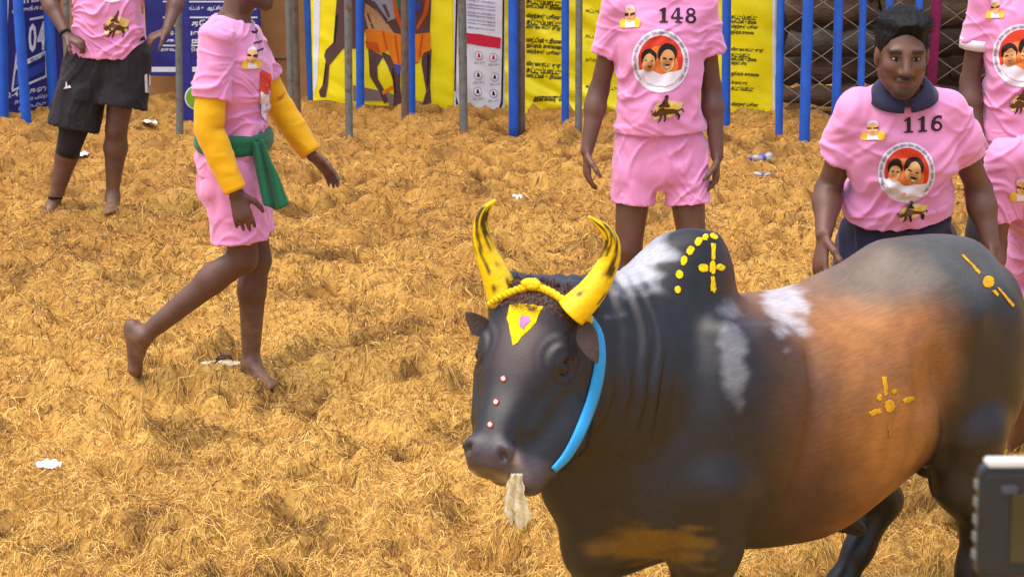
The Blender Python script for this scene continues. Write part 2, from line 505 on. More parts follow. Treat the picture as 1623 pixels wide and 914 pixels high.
def fibres(n, name, lmin, lmax, wid, cols, lift, label, seed, screen=True):
    r = np.random.default_rng(seed)
    if screen:
        px = r.uniform(-260, 1880, n); py = 914 - r.uniform(0, 1, n) ** .92 * 800 + 60
        q = np.stack([(px - 811.5), np.full(n, FPX), 457 - py], 1)
        d = q[:, :1] * np.array([1., 0, 0]) + q[:, 1:2] * FW + q[:, 2:] * UP
        k = -CAMH / d[:, 2]; x0 = d[:, 0] * k; y0 = d[:, 1] * k
    else:
        x0 = r.uniform(-4.4, 4.4, n); y0 = r.uniform(4.4, 14.4, n)
    ok = (y0 > 4) & (y0 < 14.4) & (np.abs(x0) < 4.55); x0, y0 = x0[ok], y0[ok]; n = len(x0)
    # fibres gather in swirls
    sw = fbm(np.stack([x0, y0], 1) * 2.2, 3, seed) * 5
    an = sw + r.normal(0, 1.1, n); L_ = r.uniform(lmin, lmax, n) * (1 + .4 * r.random(n))
    cur = r.normal(0, 1.7, n)
    S_ = 4; ts = np.linspace(-.5, .5, S_)
    X0 = np.zeros((n, S_)); Y0 = np.zeros((n, S_)); A = np.zeros((n, S_))
    for i, t in enumerate(ts):
        A[:, i] = an + cur * t
    st = L_[:, None] / (S_ - 1)
    cx = np.concatenate([np.zeros((n, 1)), np.cumsum(np.cos(A[:, :-1]) * st, 1)], 1); cy = np.concatenate([np.zeros((n, 1)), np.cumsum(np.sin(A[:, :-1]) * st, 1)], 1)
    X0 = x0[:, None] + cx - cx.mean(1, keepdims=True); Y0 = y0[:, None] + cy - cy.mean(1, keepdims=True)
    Hh = gsample(X0, Y0)
    lf = np.abs(r.normal(0, lift, n))[:, None] * (np.array([.2, 1, .9, .1]) if True else 1) + (r.random(n) < .25)[:, None] * np.abs(r.normal(0, lift * 1.3, n))[:, None] * np.array([0, .3, .8, 1.6])
    Zc = Hh + .003 + lf
    w = (wid * (.6 + .8 * r.random(n)) * np.clip(y0 / 5.5, 1, 1.7))[:, None] * np.array([.5, 1, 1, .35])
    tilt = r.uniform(-.9, .9, n)[:, None]
    nxv, nyv = -np.sin(A), np.cos(A)
    V = np.zeros((n, S_, 2, 3), np.float32)
    for s, sg in ((0, -1), (1, 1)):
        V[:, :, s, 0] = X0 + sg * w * nxv; V[:, :, s, 1] = Y0 + sg * w * nyv; V[:, :, s, 2] = Zc + sg * w * tilt
    base = (np.arange(n) * S_ * 2)[:, None]
    F = np.concatenate([np.stack([base[:, 0] + 2*i, base[:, 0] + 2*i+1, base[:, 0] + 2*i+3, base[:, 0] + 2*i+2], 1) for i in range(S_ - 1)])
    C_ = np.array([srgb(*c)[:3] for c in cols]); pk = r.random(n)
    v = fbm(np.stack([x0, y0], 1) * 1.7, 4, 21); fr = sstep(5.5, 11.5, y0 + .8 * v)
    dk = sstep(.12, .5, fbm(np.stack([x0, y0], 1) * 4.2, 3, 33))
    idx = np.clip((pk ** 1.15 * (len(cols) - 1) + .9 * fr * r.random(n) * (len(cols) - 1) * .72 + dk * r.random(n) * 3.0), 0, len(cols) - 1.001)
    idx = np.clip(idx + pocket(np.stack([x0, y0], 1)) * r.uniform(.8, 3.2, n), 0, len(cols) - 1.001)  # strands in the hollows take darker colours, as if shaded
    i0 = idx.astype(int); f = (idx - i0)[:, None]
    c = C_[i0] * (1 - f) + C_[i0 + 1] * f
    c = np.repeat(c * r.uniform(.85, 1.12, n)[:, None], S_ * 2, 0)
    o = link(name, fast_mesh(name, V.reshape(-1, 3), F, True, c), M['coir'])
    return tag(o, label, 'coir', kind='stuff')
def gsample(x, y):
    i = np.clip(np.searchsorted(gx, x) - 1, 0, nx - 2); j = np.clip(np.searchsorted(gy, y) - 1, 0, ny - 2)
    u = (x - gx[i]) / (gx[i+1] - gx[i]); v = (y - gy[j]) / (gy[j+1] - gy[j])
    return hh[i, j]*(1-u)*(1-v) + hh[i+1, j]*u*(1-v) + hh[i, j+1]*(1-u)*v + hh[i+1, j+1]*u*v
M['coir'] = mat('coir_fibre', (0, 0, 0), .75, .25, 0, 50, .12, 20, tint=True)
GOLD = [(238, 200, 120), (226, 183, 98), (210, 163, 80), (184, 135, 62), (138, 93, 45), (80, 52, 29)]
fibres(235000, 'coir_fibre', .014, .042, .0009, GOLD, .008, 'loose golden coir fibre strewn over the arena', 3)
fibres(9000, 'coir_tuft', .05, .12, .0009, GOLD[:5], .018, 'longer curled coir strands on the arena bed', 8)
# ------------------------------------------------------------------ the fence, banners and what stands behind
blue_fence = empty('pipe_fence', G(730, 185), 'blue painted pipe fence along the back of the arena', 'fence')
grey_fence = empty('pipe_fence', G(640, 200), 'bare grey steel pipes standing among the blue fence posts', 'fence')
def post(fence, pxt, pxb, yb, wpx, mt, top=2.5, deep=.25):
    g = G(pxb, yb, .04); Y = g[1]
    r = wpx / 2 * Y / FPX / .97
    lean = (P(pxt, 0, Y)[0] - g[0]) / max(P(pxt, 0, Y)[2], .3)
    # vertical pipes look almost vertical here; keep only the real lean
    vert = P(pxb, yb, Y)[0]
    mb = MB(); n = 14; hs = [-deep, .0, .4, .9, 1.5, top]
    mb.tube([(g[0] + lean * max(z, 0) , Y + .01 * math.sin(z * 2 + pxb), z) for z in hs], r, n)
    return mb.build('post', M[mt], fence)
BP = [(2, 5, 186, 17), (28, 42, 191, 16), (76, 84, 172, 16), (488, 494, 152, 13), (570, 571, 172, 13), (651, 652, 175, 13), (813, 814, 190, 15), (896, 896, 188, 12), (1152, 1151, 190, 14), (1237, 1235, 210, 12), (1282, 1275, 215, 17), (1330, 1324, 212, 14), (1369, 1362, 210, 11), (1410, 1404, 208, 12), (1458, 1450, 205, 12), (1552, 1542, 200, 13)]
for a in BP: post(blue_fence, a[0], a[1], a[2], a[3], 'blue')
GP = [(282, 284, 204, 11, 'grey_steel'), (104, 106, 190, 9, 'grey_steel'), (457, 462, 200, 10, 'grey_steel'), (467, 472, 195, 10, 'rust_steel'), (551, 553, 212, 12, 'grey_steel'), (641, 642, 186, 12, 'rust_steel'), (732, 735, 199, 13, 'grey_steel'), (826, 826, 188, 12, 'rust_steel'), (918, 917, 204, 11, 'grey_steel')]
for a in GP: post(grey_fence, *a[:5])
# rails above head height tie the posts together
def rail(fence, z, a, b, mt):
    p0 = G(*a); p1 = G(*b)
    MB().tube([(p0[0], p0[1] + .05, z), (p1[0], p1[1] + .05, z)], .024, 10).build('rail', M[mt], fence)
for z in (1.25, 2.35): rail(blue_fence, z, (-60, 186), (560, 168), 'blue'); rail(blue_fence, z + .03, (560, 168), (1700, 206), 'blue')
rail(grey_fence, 1.75, (100, 192), (960, 196), 'grey_steel')
mp_ = G(1472, 205); magenta = MB().tube([(mp_[0], mp_[1], -.2), (mp_[0] + .02, mp_[1], 2.5)], .036, 14).tube([(mp_[0], mp_[1], 1.2), (mp_[0], mp_[1], 1.26)], .045, 14).build('gate_post', M['magenta'])
tag(magenta, 'magenta painted steel post behind the dark haired man', 'post')

def wav(x, z, amp, seed):
    p = np.stack([x * 2.2, z * 1.4], -1)
    q = np.stack([(x * .55 + z) * 9., (z * .55 - x) * 1.6], -1)
    return amp * (fbm(p, 3, seed) * 1.3 + .55 * fbm(q, 3, seed + 4))
def banner(name, x0, x1, yb0, yb1, Y, mt, label, amp=.03, top=1.95, seed=1, yaw=0., lift=None, cat='banner', bulge=0):
    """hanging sheet between photo columns x0..x1 at depth Y; its lower edge runs from row yb0 to yb1"""
    a = P(x0, 150, Y); b = P(x1, 150, Y + yaw); za = P(x0, yb0, Y)[2]; zb = P(x1, yb1, Y + yaw)[2]
    nu = max(int(np.hypot(b[0]-a[0], yaw) / .022), 8); nv = 70
    u = np.linspace(0, 1, nu + 1); v = np.linspace(0, 1, nv + 1)
    U, Vv = np.meshgrid(u, v, indexing='ij')
    xx_ = a[0] + (b[0] - a[0]) * U; z0 = za + (zb - za) * U + .012 * noise(np.stack([U * 9, U * 0], -1), seed)
    zz = z0 + (top - z0) * Vv ** 1.5
    yy = a[1] + yaw * U + wav(xx_, zz, amp, seed) - bulge * np.sin(U * math.pi)
    Vt = np.stack([xx_, yy, zz], -1).reshape(-1, 3)
    I = np.arange((nu+1)*(nv+1)).reshape(nu+1, nv+1)
    F = np.stack([I[:-1, :-1], I[1:, :-1], I[1:, 1:], I[:-1, 1:]], -1).reshape(-1, 4)
    root = empty(name, (float((a[0]+b[0])/2), Y, float(za)), label, cat)
    sheet = link('sheet', fast_mesh('sheet', Vt, F), mt, root)
    return root, sheet, bvh_of(Vt, F)
def vinyl(name, r, g, b): return mat(name, srgb(r, g, b), .42, .45, .12, 40, .07, 6)
V_navy = vinyl('navy_vinyl', 42, 46, 130); V_yel = vinyl('yellow_vinyl', 255, 236, 10); V_white = vinyl('white_vinyl', 226, 224, 228); V_red = vinyl('red_vinyl', 205, 30, 50); V_sky = vinyl('blue_vinyl', 90, 140, 205)
INK = {'w': flat('ink_white', 236, 238, 244), 'k': flat('ink_black', 34, 28, 30), 'r': flat('ink_red', 206, 30, 62), 'br': flat('ink_brown', 96, 66, 62), 'or': flat('ink_orange', 236, 130, 20), 'dor': flat('ink_deep_orange', 206, 84, 24), 'gn': flat('ink_green', 40, 120, 80), 'tan': flat('ink_tan', 196, 150, 100), 'gy': flat('ink_grey', 150, 146, 150), 'bl': flat('ink_blue', 60, 80, 170), 'nv': flat('ink_navy', 40, 44, 120), 'mud': flat('ink_mud', 140, 120, 110), 'lime': flat('ink_lime', 120, 170, 40)}
def pr_(sheet, bvh, name, polys, ink, off=.003, grid=8): return decal_px(name, polys, bvh, INK[ink], sheet, off, grid)
def txt(sheet, bvh, body, x, y, h, ink, w=None, slant=0., skew=0., bold=.02, off=.004, wsc=1.):
    bm = text_bm(body, 1., bold)
    if not bm.verts: bm.free(); return
    xs = [v.co.x for v in bm.verts]; ys = [v.co.y for v in bm.verts]
    x0, x1 = min(xs), max(xs); y0, y1 = min(ys), max(ys); sc = h / max(y1 - y0, .01)
    sx = (w / (x1 - x0)) if w else sc * wsc
    for v in bm.verts:
        X = (v.co.x - x0) * sx; Yq = (v.co.y - y0) * sc
        v.co = (x + X + Yq * slant, y - Yq + X * skew, 0)
    bmesh.ops.triangulate(bm, faces=bm.faces[:]); cut_grid(bm, 8)
    o = decal_px('lettering', None, bvh, INK[ink], sheet, off, 8, bm=bm)
    if o: o['kind'] = 'stuff'
    return o
# brown board wall behind
wall_m = mat('brown_board', srgb(176, 132, 88), .85, .2, .3, 30, .14, 5)
bw = empty('board_wall', P(300, 180, 14.4), 'plain brown board wall behind the navy banners', 'wall')
xs_ = [P(q, 100, 14.4)[0] for q in (95, 232, 372, 508)]
for i in range(3):
    MB().box(((xs_[i] + xs_[i+1]) / 2, 14.4 + .004 * i, 1.0), ((xs_[i+1] - xs_[i]) / 2 - .004, .012, 1.15)).build('board', wall_m, bw, False, .004)
MB().box(((xs_[0] + xs_[3]) / 2, 14.435, .42), ((xs_[3] - xs_[0]) / 2, .02, .03)).build('batten', M['rust_steel'], bw, False)
MB().box(((xs_[2] + xs_[3]) / 2, 14.383, P(430, 93, 14.4)[2]), (.16, .004, .006)).build('scratch', INK['br'], bw, False)
# far left: red sheet and slanting navy banner with numerals
rb, rs_, rv = banner('banner', -70, 8, 118, 112, 13.7, V_red, 'red sheet at the far left edge beside a navy banner', .015, seed=4)
nb, ns, nv_ = banner('banner', 4, 104, 188, 158, 13.35, V_navy, 'navy banner with white lettering and the numerals 04', .012, seed=2, yaw=.5)
pr_(ns, nv_, 'white_border', [[(12, -150), (20, -150), (8, 108), (4, 178), (0, 178)]], 'w')
for q in ([(46, 29), (73, 24), (73, 28), (46, 33)], [(18, 142), (74, 118), (74, 122), (18, 146)], [(20, 142), (17, 142), (30, 40), (33, 40)], [(74, 122), (71, 122), (71, 24), (74, 24)], [(22, 112), (71, 88), (71, 80), (22, 104)]):
    pr_(ns, nv_, 'frame_line', [q], 'w')
txt(ns, nv_, 'வழுக்கல', 18, 25, 12, 'w', 54, skew=-.14)
txt(ns, nv_, 'மாடு', 20, 8, 13, 'w', 50, skew=-.14)
txt(ns, nv_, '0', 44, 84, 46, 'w', 13, skew=-.15, bold=.025)
txt(ns, nv_, '4', 58, 81, 46, 'w', 13, skew=-.15, bold=.025)
txt(ns, nv_, 'வ.உ.சி', 47, 98, 7, 'nv', 23, skew=-.3, off=.006)
txt(ns, nv_, '2-4 வகை', 10, 156, 9, 'w', 62, skew=-.2)
txt(ns, nv_, 'தகவல் பெற', 22, 166, 8, 'w', 52, skew=-.2)
txt(ns, nv_, 'தொடர்பு', 28, 176, 8, 'w', 44, skew=-.2)
for q in ([(22, 120), (70, 96), (70, 112), (22, 136)],): pr_(ns, nv_, 'frame_panel', [q], 'bl', .0045)
# second navy banner
n2, n2s, n2v = banner('banner', 236, 417, 119, 117, 14.1, V_navy, 'navy banner with white Tamil lines behind the walking man', .012, seed=7)
pr_(n2s, n2v, 'white_edge', [[(411, -150), (417, -150), (417, 112), (412, 112)]], 'w')
pr_(n2s, n2v, 'white_bar', [[(240, 106), (411, 106), (411, 114), (240, 114)]], 'w')
for y in (1.5, 26.5, 71): pr_(n2s, n2v, 'rule_line', [[(258, y), (408, y), (408, y + 2.4), (258, y + 2.4)]], 'w')
txt(n2s, n2v, 'மாவட்டம் உ ஆட்சியர் அலுவலகம்', 284, 18, 9, 'w', 122)
txt(n2s, n2v, 'பணி தேர்வு நலன்', 262, 46, 15, 'w', 142, bold=.035)
txt(n2s, n2v, 'தகவல் மையம்', 264, 59, 12, 'w', 120, bold=.035)
txt(n2s, n2v, 'கால்நடை வளர்', 264, 70, 10, 'w', 130, bold=.035)
txt(n2s, n2v, 'மாவட்ட நிர்வாகம் உதவி', 252, 83, 8, 'w', 140)
strip_, ss_, sv_ = banner('navy_strip', 288, 306, 203, 203, 13.2, V_navy, 'narrow navy strip beside the leftmost tall grey pipe', .01, seed=9, top=.9)  # plain dark blue strip beside the pipe
gd = P(312, 155, 13.0)
disc = MB().tube([gd + np.array([0, .01, 0]), gd - np.array([0, .004, 0])], .088, 32).build('round_placard', INK['w'], None, False)
MB().tube([gd - np.array([0, .003, 0]), gd - np.array([0, .009, 0])], .078, 32).build('green_face', INK['lime'], disc, False)
MB().tube([gd + np.array([.03, .02, 0]), gd + np.array([.03, .02, -.8])], .012, 8).build('stick', M['rust_steel'], disc)
tag(disc, 'small round lime green placard behind the walking man', 'placard')
# yellow banner with a printed bull
yb, ys_, yv = banner('banner', 496, 722, 158, 178, 13.75, V_yel, 'yellow banner printed with a decorated brown bull', .02, seed=12, bulge=.05)
def zz3(*pts): return [(480 + x * .2407, y * .2407) for x, y in pts]
pr_(ys_, yv, 'white_edge', [[(497, -150), (510, -150), (506, 60), (503, 130), (497, 150)]], 'w')
pr_(ys_, yv, 'white_hem', [[(503, 152), (545, 166), (600, 168), (640, 178), (640, 186), (590, 180), (520, 172)]], 'w', .005)
pr_(ys_, yv, 'print_ground', [zz3((330, 560), (520, 600), (850, 690), (850, 715), (600, 715), (330, 690))], 'mud', .003)
pr_(ys_, yv, 'bull_leg', [zz3((225, -40), (200, 280), (150, 330), (140, 370), (150, 400), (130, 560), (105, 600), (115, 640), (150, 640), (165, 560), (175, 430), (262, 322), (345, 320), (350, -40))], 'br', .004)
pr_(ys_, yv, 'bull_torso', [zz3((345, -420), (700, -420), (830, -250), (845, 0), (835, 240), (640, 260), (410, 200), (345, 320))], 'br', .0045)
pr_(ys_, yv, 'bull_belly', [zz3((410, 20), (470, 60), (560, 160), (600, 220), (520, 240), (430, 190), (405, 100))], 'tan', .0055)
pr_(ys_, yv, 'bull_chest', [zz3((440, -30), (590, -30), (610, 120), (560, 140), (500, 110))], 'gy', .0055)
pr_(ys_, yv, 'bull_leg', [zz3((430, 320), (530, 370), (490, 440), (495, 520), (530, 580), (565, 670), (535, 682), (500, 600), (440, 500))], 'br', .004)
pr_(ys_, yv, 'bull_leg', [zz3((505, 330), (645, 400), (640, 560), (655, 705), (592, 712), (605, 560), (560, 440))], 'br', .005)
pr_(ys_, yv, 'bull_leg', [zz3((790, 330), (847, 320), (838, 560), (848, 715), (778, 716), (812, 600), (780, 420))], 'br', .005)
pr_(ys_, yv, 'bull_cloth', [zz3((410, 190), (520, 200), (660, 230), (840, 215), (842, 330), (800, 345), (760, 410), (715, 395), (650, 450), (600, 420), (560, 330), (512, 352), (420, 318))], 'or', .006)
pr_(ys_, yv, 'bull_cloth', [zz3((410, 270), (490, 280), (512, 350), (420, 318))], 'dor', .007)
pr_(ys_, yv, 'garland', [zz3((585, -60), (610, -60), (625, 60), (655, 180), (640, 190), (600, 90))], 'dor', .007)
pr_(ys_, yv, 'garland', [zz3((612, 0), (640, 0), (640, 70), (625, 60))], 'gn', .008)
pr_(ys_, yv, 'garland', [zz3((820, -60), (845, -60), (820, 90), (755, 200), (745, 180), (790, 90))], 'dor', .007)
pr_(ys_, yv, 'garland', [zz3((745, 10), (775, 20), (765, 80), (742, 60))], 'bl', .008)
pr_(ys_, yv, 'garland', [zz3((600, 420), (645, 430), (640, 480), (620, 490))], 'bl', .008)
for q_ in ([(440, 10), (470, 5), (560, 130), (545, 140)], [(420, 90), (432, 88), (470, 190), (455, 190)], [(520, 30), (545, 28), (575, 110), (560, 116)]): pr_(ys_, yv, 'bull_fold', [zz3(*q_)], 'br', .0065)
for q_ in ([(520, 205), (532, 205), (560, 325), (548, 325)], [(600, 230), (612, 230), (640, 420), (626, 420)], [(690, 235), (700, 235), (700, 390), (690, 390)], [(780, 225), (792, 225), (775, 370), (762, 380)]): pr_(ys_, yv, 'cloth_fold', [zz3(*q_)], 'dor', .0072)
for q_ in ([(215, 100), (232, 100), (212, 285), (200, 285)], [(150, 420), (158, 420), (142, 560), (132, 560)], [(585, 450), (596, 450), (612, 600), (602, 640)], [(820, 360), (834, 360), (826, 560), (816, 580)]): pr_(ys_, yv, 'leg_shade', [zz3(*q_)], 'k', .0068)
pr_(ys_, yv, 'garland', [zz3((520, 600), (590, 560), (600, 575), (530, 625))], 'or', .008)
# white poster
wb, ws_, wv = banner('banner', 720, 800, 172, 174, 13.7, V_white, 'white poster with a red band and small round icons', .022, seed=15)
pr_(ws_, wv, 'black_outline', [[(798, -150), (800.5, -150), (799, 60), (797, 165), (793, 173), (790, 173), (794, 160), (796, 60)], [(726, -150), (729, -150), (722, 150), (727, 166), (723, 166), (719, 150)]], 'k', .004)
pr_(ws_, wv, 'red_band', [[(736, 52), (760, 54), (794, 60), (793, 77), (765, 73), (736, 68)]], 'r', .004)
for i, (cx_, cy_) in enumerate(((759, 88), (782, 91), (758, 119), (784, 122), (757, 145), (782, 148))):
    ring = circ(cx_, cy_, 6.5, 7, 20); pr_(ws_, wv, 'icon', [ring], 'gy', .004)
    pr_(ws_, wv, 'icon', [circ(cx_, cy_, 5.4, 5.9, 20)], 'w', .005)
    pr_(ws_, wv, 'icon', [rag0 for rag0 in ([(cx_-2.5, cy_+3), (cx_-1, cy_-4), (cx_+1, cy_-4), (cx_+3, cy_+3)],)], 'r' if i < 2 else 'k', .006)
    txt(ws_, wv, 'தடை', cx_ - 8, cy_ + 14, 4, 'gy', 17)
for k in range(8): txt(ws_, wv, ['கால்நடை பராமரிப்பு', 'விதிமுறைகள் காண்க', 'பொதுமக்கள் கவனம்'][k % 3], 741, 2 + 6 * k + (k % 2), 4, 'bl', 44, skew=.12)
# yellow text banners
y2, y2s, y2v = banner('banner', 799, 1078, 180, 188, 13.85, V_yel, 'creased yellow banner with black Tamil lines left of jersey 148', .085, seed=18)
L1 = ['கட்டுப்பாட்டு', 'மாட்டின் உரிமை', 'வீரர்கள் பதிவு', 'நேரம் காலை', 'விளையாட்டு குழு']
for (y, h, t_) in ((6, 8, 0), (14, 7, 1), (30, 8, 2), (39, 8, 0), (47, 7, 4), (68, 8, 1), (77, 8, 3), (86, 7, 2), (106, 8, 4), (115, 8, 0), (124, 7, 1)):
    txt(y2s, y2v, L1[t_], 834, y, h + 2, 'k', 56, skew=.07, bold=.045)
txt(y2s, y2v, 'அனைவரும்', 845, 163, 14, 'k', 46, bold=.04)
for y in (20, 60, 98, 140): txt(y2s, y2v, L1[y % 5], 928, y, 7, 'k', 50, skew=.07)
y3, y3s, y3v = banner('banner', 1085, 1229, 192, 198, 13.6, V_yel, 'smooth yellow banner with black Tamil lines right of jersey 148', .018, seed=23)
for (y, t_, w_) in ((30, 0, 42), (38, 1, 40), (46, 2, 44), (55, 3, 36), (82, 4, 52), (90, 0, 30), (97, 1, 40), (104, 2, 26), (121, 3, 44), (135, 4, 26), (143, 0, 36), (169, 2, 44)):
    txt(y3s, y3v, L1[t_], 1159, y, 8, 'k', w_, skew=.05, bold=.045)
pr_(y3s, y3v, 'white_edge', [[(1229, 60), (1233, 60), (1231, 205), (1226, 205)], [(1224, -100), (1229.5, -100), (1228, 205), (1225, 205)]], 'w')
# chain-link fence and the stacked timber behind it
wire_m = mat('chain_wire', srgb(186, 178, 160), .45, .5, .2, 90, .15, 30, metal=.5)
cl_f = empty('chain_link_fence', P(1420, 200, 12.95), 'chain-link wire fence in front of stacked dark timber', 'fence')
cw, chh = .135, .19; xa = P(1242, 100, 12.95)[0] + .06; nzig = 18
# interlocked zigzag wires, each one a strand
for k in range(nzig):
    x0_ = xa + k * cw; pts = []
    for i in range(22):
        z_ = -.05 + i * chh / 2
        sgn = 1 if (i + k) % 2 else -1
        pts.append((x0_ + sgn * cw * .5 + .006 * random.uniform(-1, 1), 12.95 + (.005 if i % 2 else -.005), z_))
    MB().tube(pts, .0042, 5).build('wire', wire_m, cl_f)
log_m = [mat('old_timber_%s' % n_, srgb(*c), .9, .15, .8, 26, .35, 9, stretch=(1, 6, 6)) for n_, c in (('brown', (92, 72, 56)), ('grey', (82, 74, 66)), ('dark', (58, 46, 38)))]
stack = empty('timber_stack', P(1420, 180, 13.5), 'stack of dark weathered logs behind the chain-link fence', 'timber')
zc = -.1
for row in range(11):
    rr_ = random.uniform(.06, .12); x_ = P(1244, 100, 13.4)[0] + random.uniform(0, .04)
    zc += rr_
    while x_ < 4.9:
        ln = random.uniform(.7, 1.6); k = 12
        ptsL = [(x_ + ln * i / k, 13.45 + .05 * (row % 3) + .03 * math.sin(i + row), zc + .012 * math.sin(i * 1.7 + row * 3)) for i in range(k + 1)]
        MB().tube(ptsL, [rr_ * (1 + .2 * random.uniform(-1, 1)) for _ in range(k + 1)], 12).build('log', random.choice(log_m), stack)
        x_ += ln + random.uniform(.01, .04)
    zc += rr_ + random.uniform(.01, .05)
dark_back = MB().box((3.6, 14.75, .9), (1.7, .03, 1.2)).build('dark_tarpaulin', flat('tarpaulin_dark', 40, 34, 32, .8), None, False)
tag(dark_back, 'dark tarpaulin sheet behind the timber stack', 'tarpaulin')
for s_sheet in (ns, n2s, ys_, ws_, y2s, y3s, rs_, ss_):
    m_ = s_sheet.modifiers.new('thick', 'SOLIDIFY'); m_.thickness = .002; m_.offset = -1
# ------------------------------------------------------------------ the bull
BYAW = R(27)
BH = np.array([-math.cos(BYAW), -math.sin(BYAW), 0])       # heading
BL = np.array([math.sin(BYAW), -math.cos(BYAW), 0])        # its left side, towards the camera
_b0 = P(1105, 365, 4.35); BO = np.array([_b0[0], _b0[1], 0])
Z3 = np.array([0, 0, 1.])
def B(x, y, z): return BO + BH * x + BL * y + Z3 * z
def Bdir(x, y, z): return BH * x + BL * y + Z3 * z
def bull_local(p):
    q = p - BO; return q @ BH, q @ BL, q[..., 2]

# head frame
POLL = P(845, 468, 4.03)
MUZZ = P(765, 720, 3.80)
hx = nrm(MUZZ - POLL)                                       # down the face
hl = P(918, 484, 3.985) - P(797, 462, 4.06); hl = nrm(hl - hx * (hl @ hx))   # towards its left ear
hz = np.cross(hl, hx); hz = hz if hz[1] < 0 else -hz        # out of the forehead, towards the camera
HLEN = np.linalg.norm(MUZZ - POLL)
def Hd(t, l, d): return POLL + hx * t * HLEN + hl * l + hz * d

pr = []
# trunk, tail end to chest
pr.append(loft(B(0, 0, 0), BH, BL, Z3, [
    (-1.04, 0, .84, .02, .02), (-1.0, 0, .825, .09, .145), (-.92, 0, .815, .155, .22), (-.80, 0, .81, .19, .28),
    (-.67, 0, .80, .222, .292), (-.52, 0, .755, .252, .312), (-.36, 0, .70, .278, .320), (-.2, 0, .695, .28, .325),
    (-.04, 0, .715, .255, .325), (.12, 0, .745, .215, .30), (.24, 0, .765, .17, .25), (.34, 0, .76, .11, .17), (.40, 0, .76, .03, .05)], k=.05, n=2.25))
# hip bones and spine ridge
pr.append(cone(B(-.60, 0, 1.050), B(-.84, 0, 1.035), .055, .045, k=.11))
for s in (-1, 1):
    pr.append(cone(B(-.66, .12 * s, 1.00), B(-.70, .17 * s, .95), .05, .04, k=.09))
    pr.append(ell(B(-.80, .115 * s, .75), (.165, .088, .25), np.array([BH, BL, Z3]), k=.07))          # thigh
    pr.append(ell(B(-.02, .185 * s, .76), (.15, .075, .25), np.array([nrm(BH + .25 * Z3), BL, nrm(Z3 - .25 * BH)]), k=.07))   # shoulder
    pr.append(ell(B(.13, .14 * s, .60), (.14, .09, .16), np.array([BH, BL, Z3]), k=.06))
# hump
pr.append(loft(B(0, 0, 0), Z3, BH, BL, [(.92, .03, 0, .20, .13), (1.0, .04, 0, .165, .118), (1.07, .045, 0, .150, .102), (1.13, .042, 0, .134, .086), (1.175, .034, 0, .106, .064), (1.203, .026, 0, .070, .040), (1.215, .022, 0, .02, .015)], k=.035))
# neck
NB = B(.10, 0, .86); NM = B(.25, .05, .89); NT = POLL - hz * .15 + hx * .05
pr += [cone(NB, NM, .215, .185, k=.06, flat=(BL, .78)), cone(NM, NT, .185, .135, k=.06, flat=(nrm(hl + BL), .80))]
pr.append(cone(B(.12, 0, 1.03), POLL - hz * .10 + hx * .0, .085, .075, k=.09))
# dewlap and brisket
pr += [cone(Hd(.62, .01, -.22), B(.375, .04, .62), .035, .045, k=.07, flat=(BL, .6)), cone(B(.375, .04, .62), B(.29, .02, .44), .055, .065, k=.07, flat=(BL, .7)),
       cone(B(.30, .04, .76), B(.22, .02, .50), .11, .10, k=.09), cone(B(.29, .02, .44), B(.05, 0, .40), .06, .04, k=.08)]
# sheath
pr += [cone(B(-.44, 0, .395), B(-.54, .0, .335), .045, .022, k=.04), cone(B(-.76, 0, .58), B(-.77, .0, .49), .055, .05, k=.03)]
# legs
def leg(pts, rs, k=.035): return chain([B(*p) for p in pts], rs, k)
pr += leg([(.06, .175, .62), (.06, .165, .46), (.085, .155, .285), (.075, .15, .20), (.075, .15, .10), (.10, .15, .055)], [.115, .088, .052, .036, .038, .045])
pr += leg([(.12, -.16, .62), (.14, -.155, .46), (.19, -.15, .285), (.17, -.145, .20), (.16, -.145, .10), (.185, -.145, .055)], [.115, .086, .052, .036, .038, .045])
pr += leg([(-.76, .14, .62), (-.775, .14, .48), (-.845, .13, .345), (-.83, .13, .22), (-.80, .13, .10), (-.77, .13, .055)], [.115, .088, .052, .04, .04, .045])
pr += leg([(-.72, -.15, .60), (-.64, -.15, .46), (-.735, -.145, .33), (-.66, -.145, .20), (-.60, -.145, .10), (-.57, -.145, .055)], [.125, .085, .050, .038, .038, .045])
# head
pr.append(loft(POLL, hx, hl, hz, [(r[0] * HLEN, 0, r[1], r[2], r[3]) for r in [
    (-.10, -.11, .03, .03), (-.05, -.10, .085, .075), (.06, -.10, .108, .105), (.18, -.105, .108, .115), (.32, -.105, .105, .117),
    (.46, -.10, .097, .108), (.60, -.09, .074, .090), (.74, -.072, .060, .072), (.86, -.058, .052, .056), (.95, -.054, .055, .049), (1.02, -.058, .051, .042), (1.06, -.066, .034, .030), (1.07, -.07, .01, .01)]], k=.02, n=2.5))
pr += [cone(Hd(.22, .05, -.19), Hd(.45, .035, -.185), .075, .055, k=.05), cone(Hd(.22, -.05, -.19), Hd(.45, -.035, -.185), .075, .055, k=.05)]
for s in (-1, 1): pr += [ell(Hd(.36, .060 * s, -.18), (.13, .058, .085), np.array([hx, hl, hz]), k=.09), ell(Hd(.62, .040 * s, -.135), (.13, .040, .06), np.array([hx, hl, hz]), k=.07)]
pr += [cone(P(893, 690, 3.95), P(842, 752, 3.87), .062, .036, k=.07), ell(P(838, 762, 3.86), (.030, .034, .030), None, k=.02)]
pr += [cone(Hd(.45, 0, -.185), Hd(.92, .004, -.130), .052, .028, k=.035), ell(Hd(.955, .004, -.138), (.034, .034, .024), np.array([hx, hl, hz]), k=.02)]
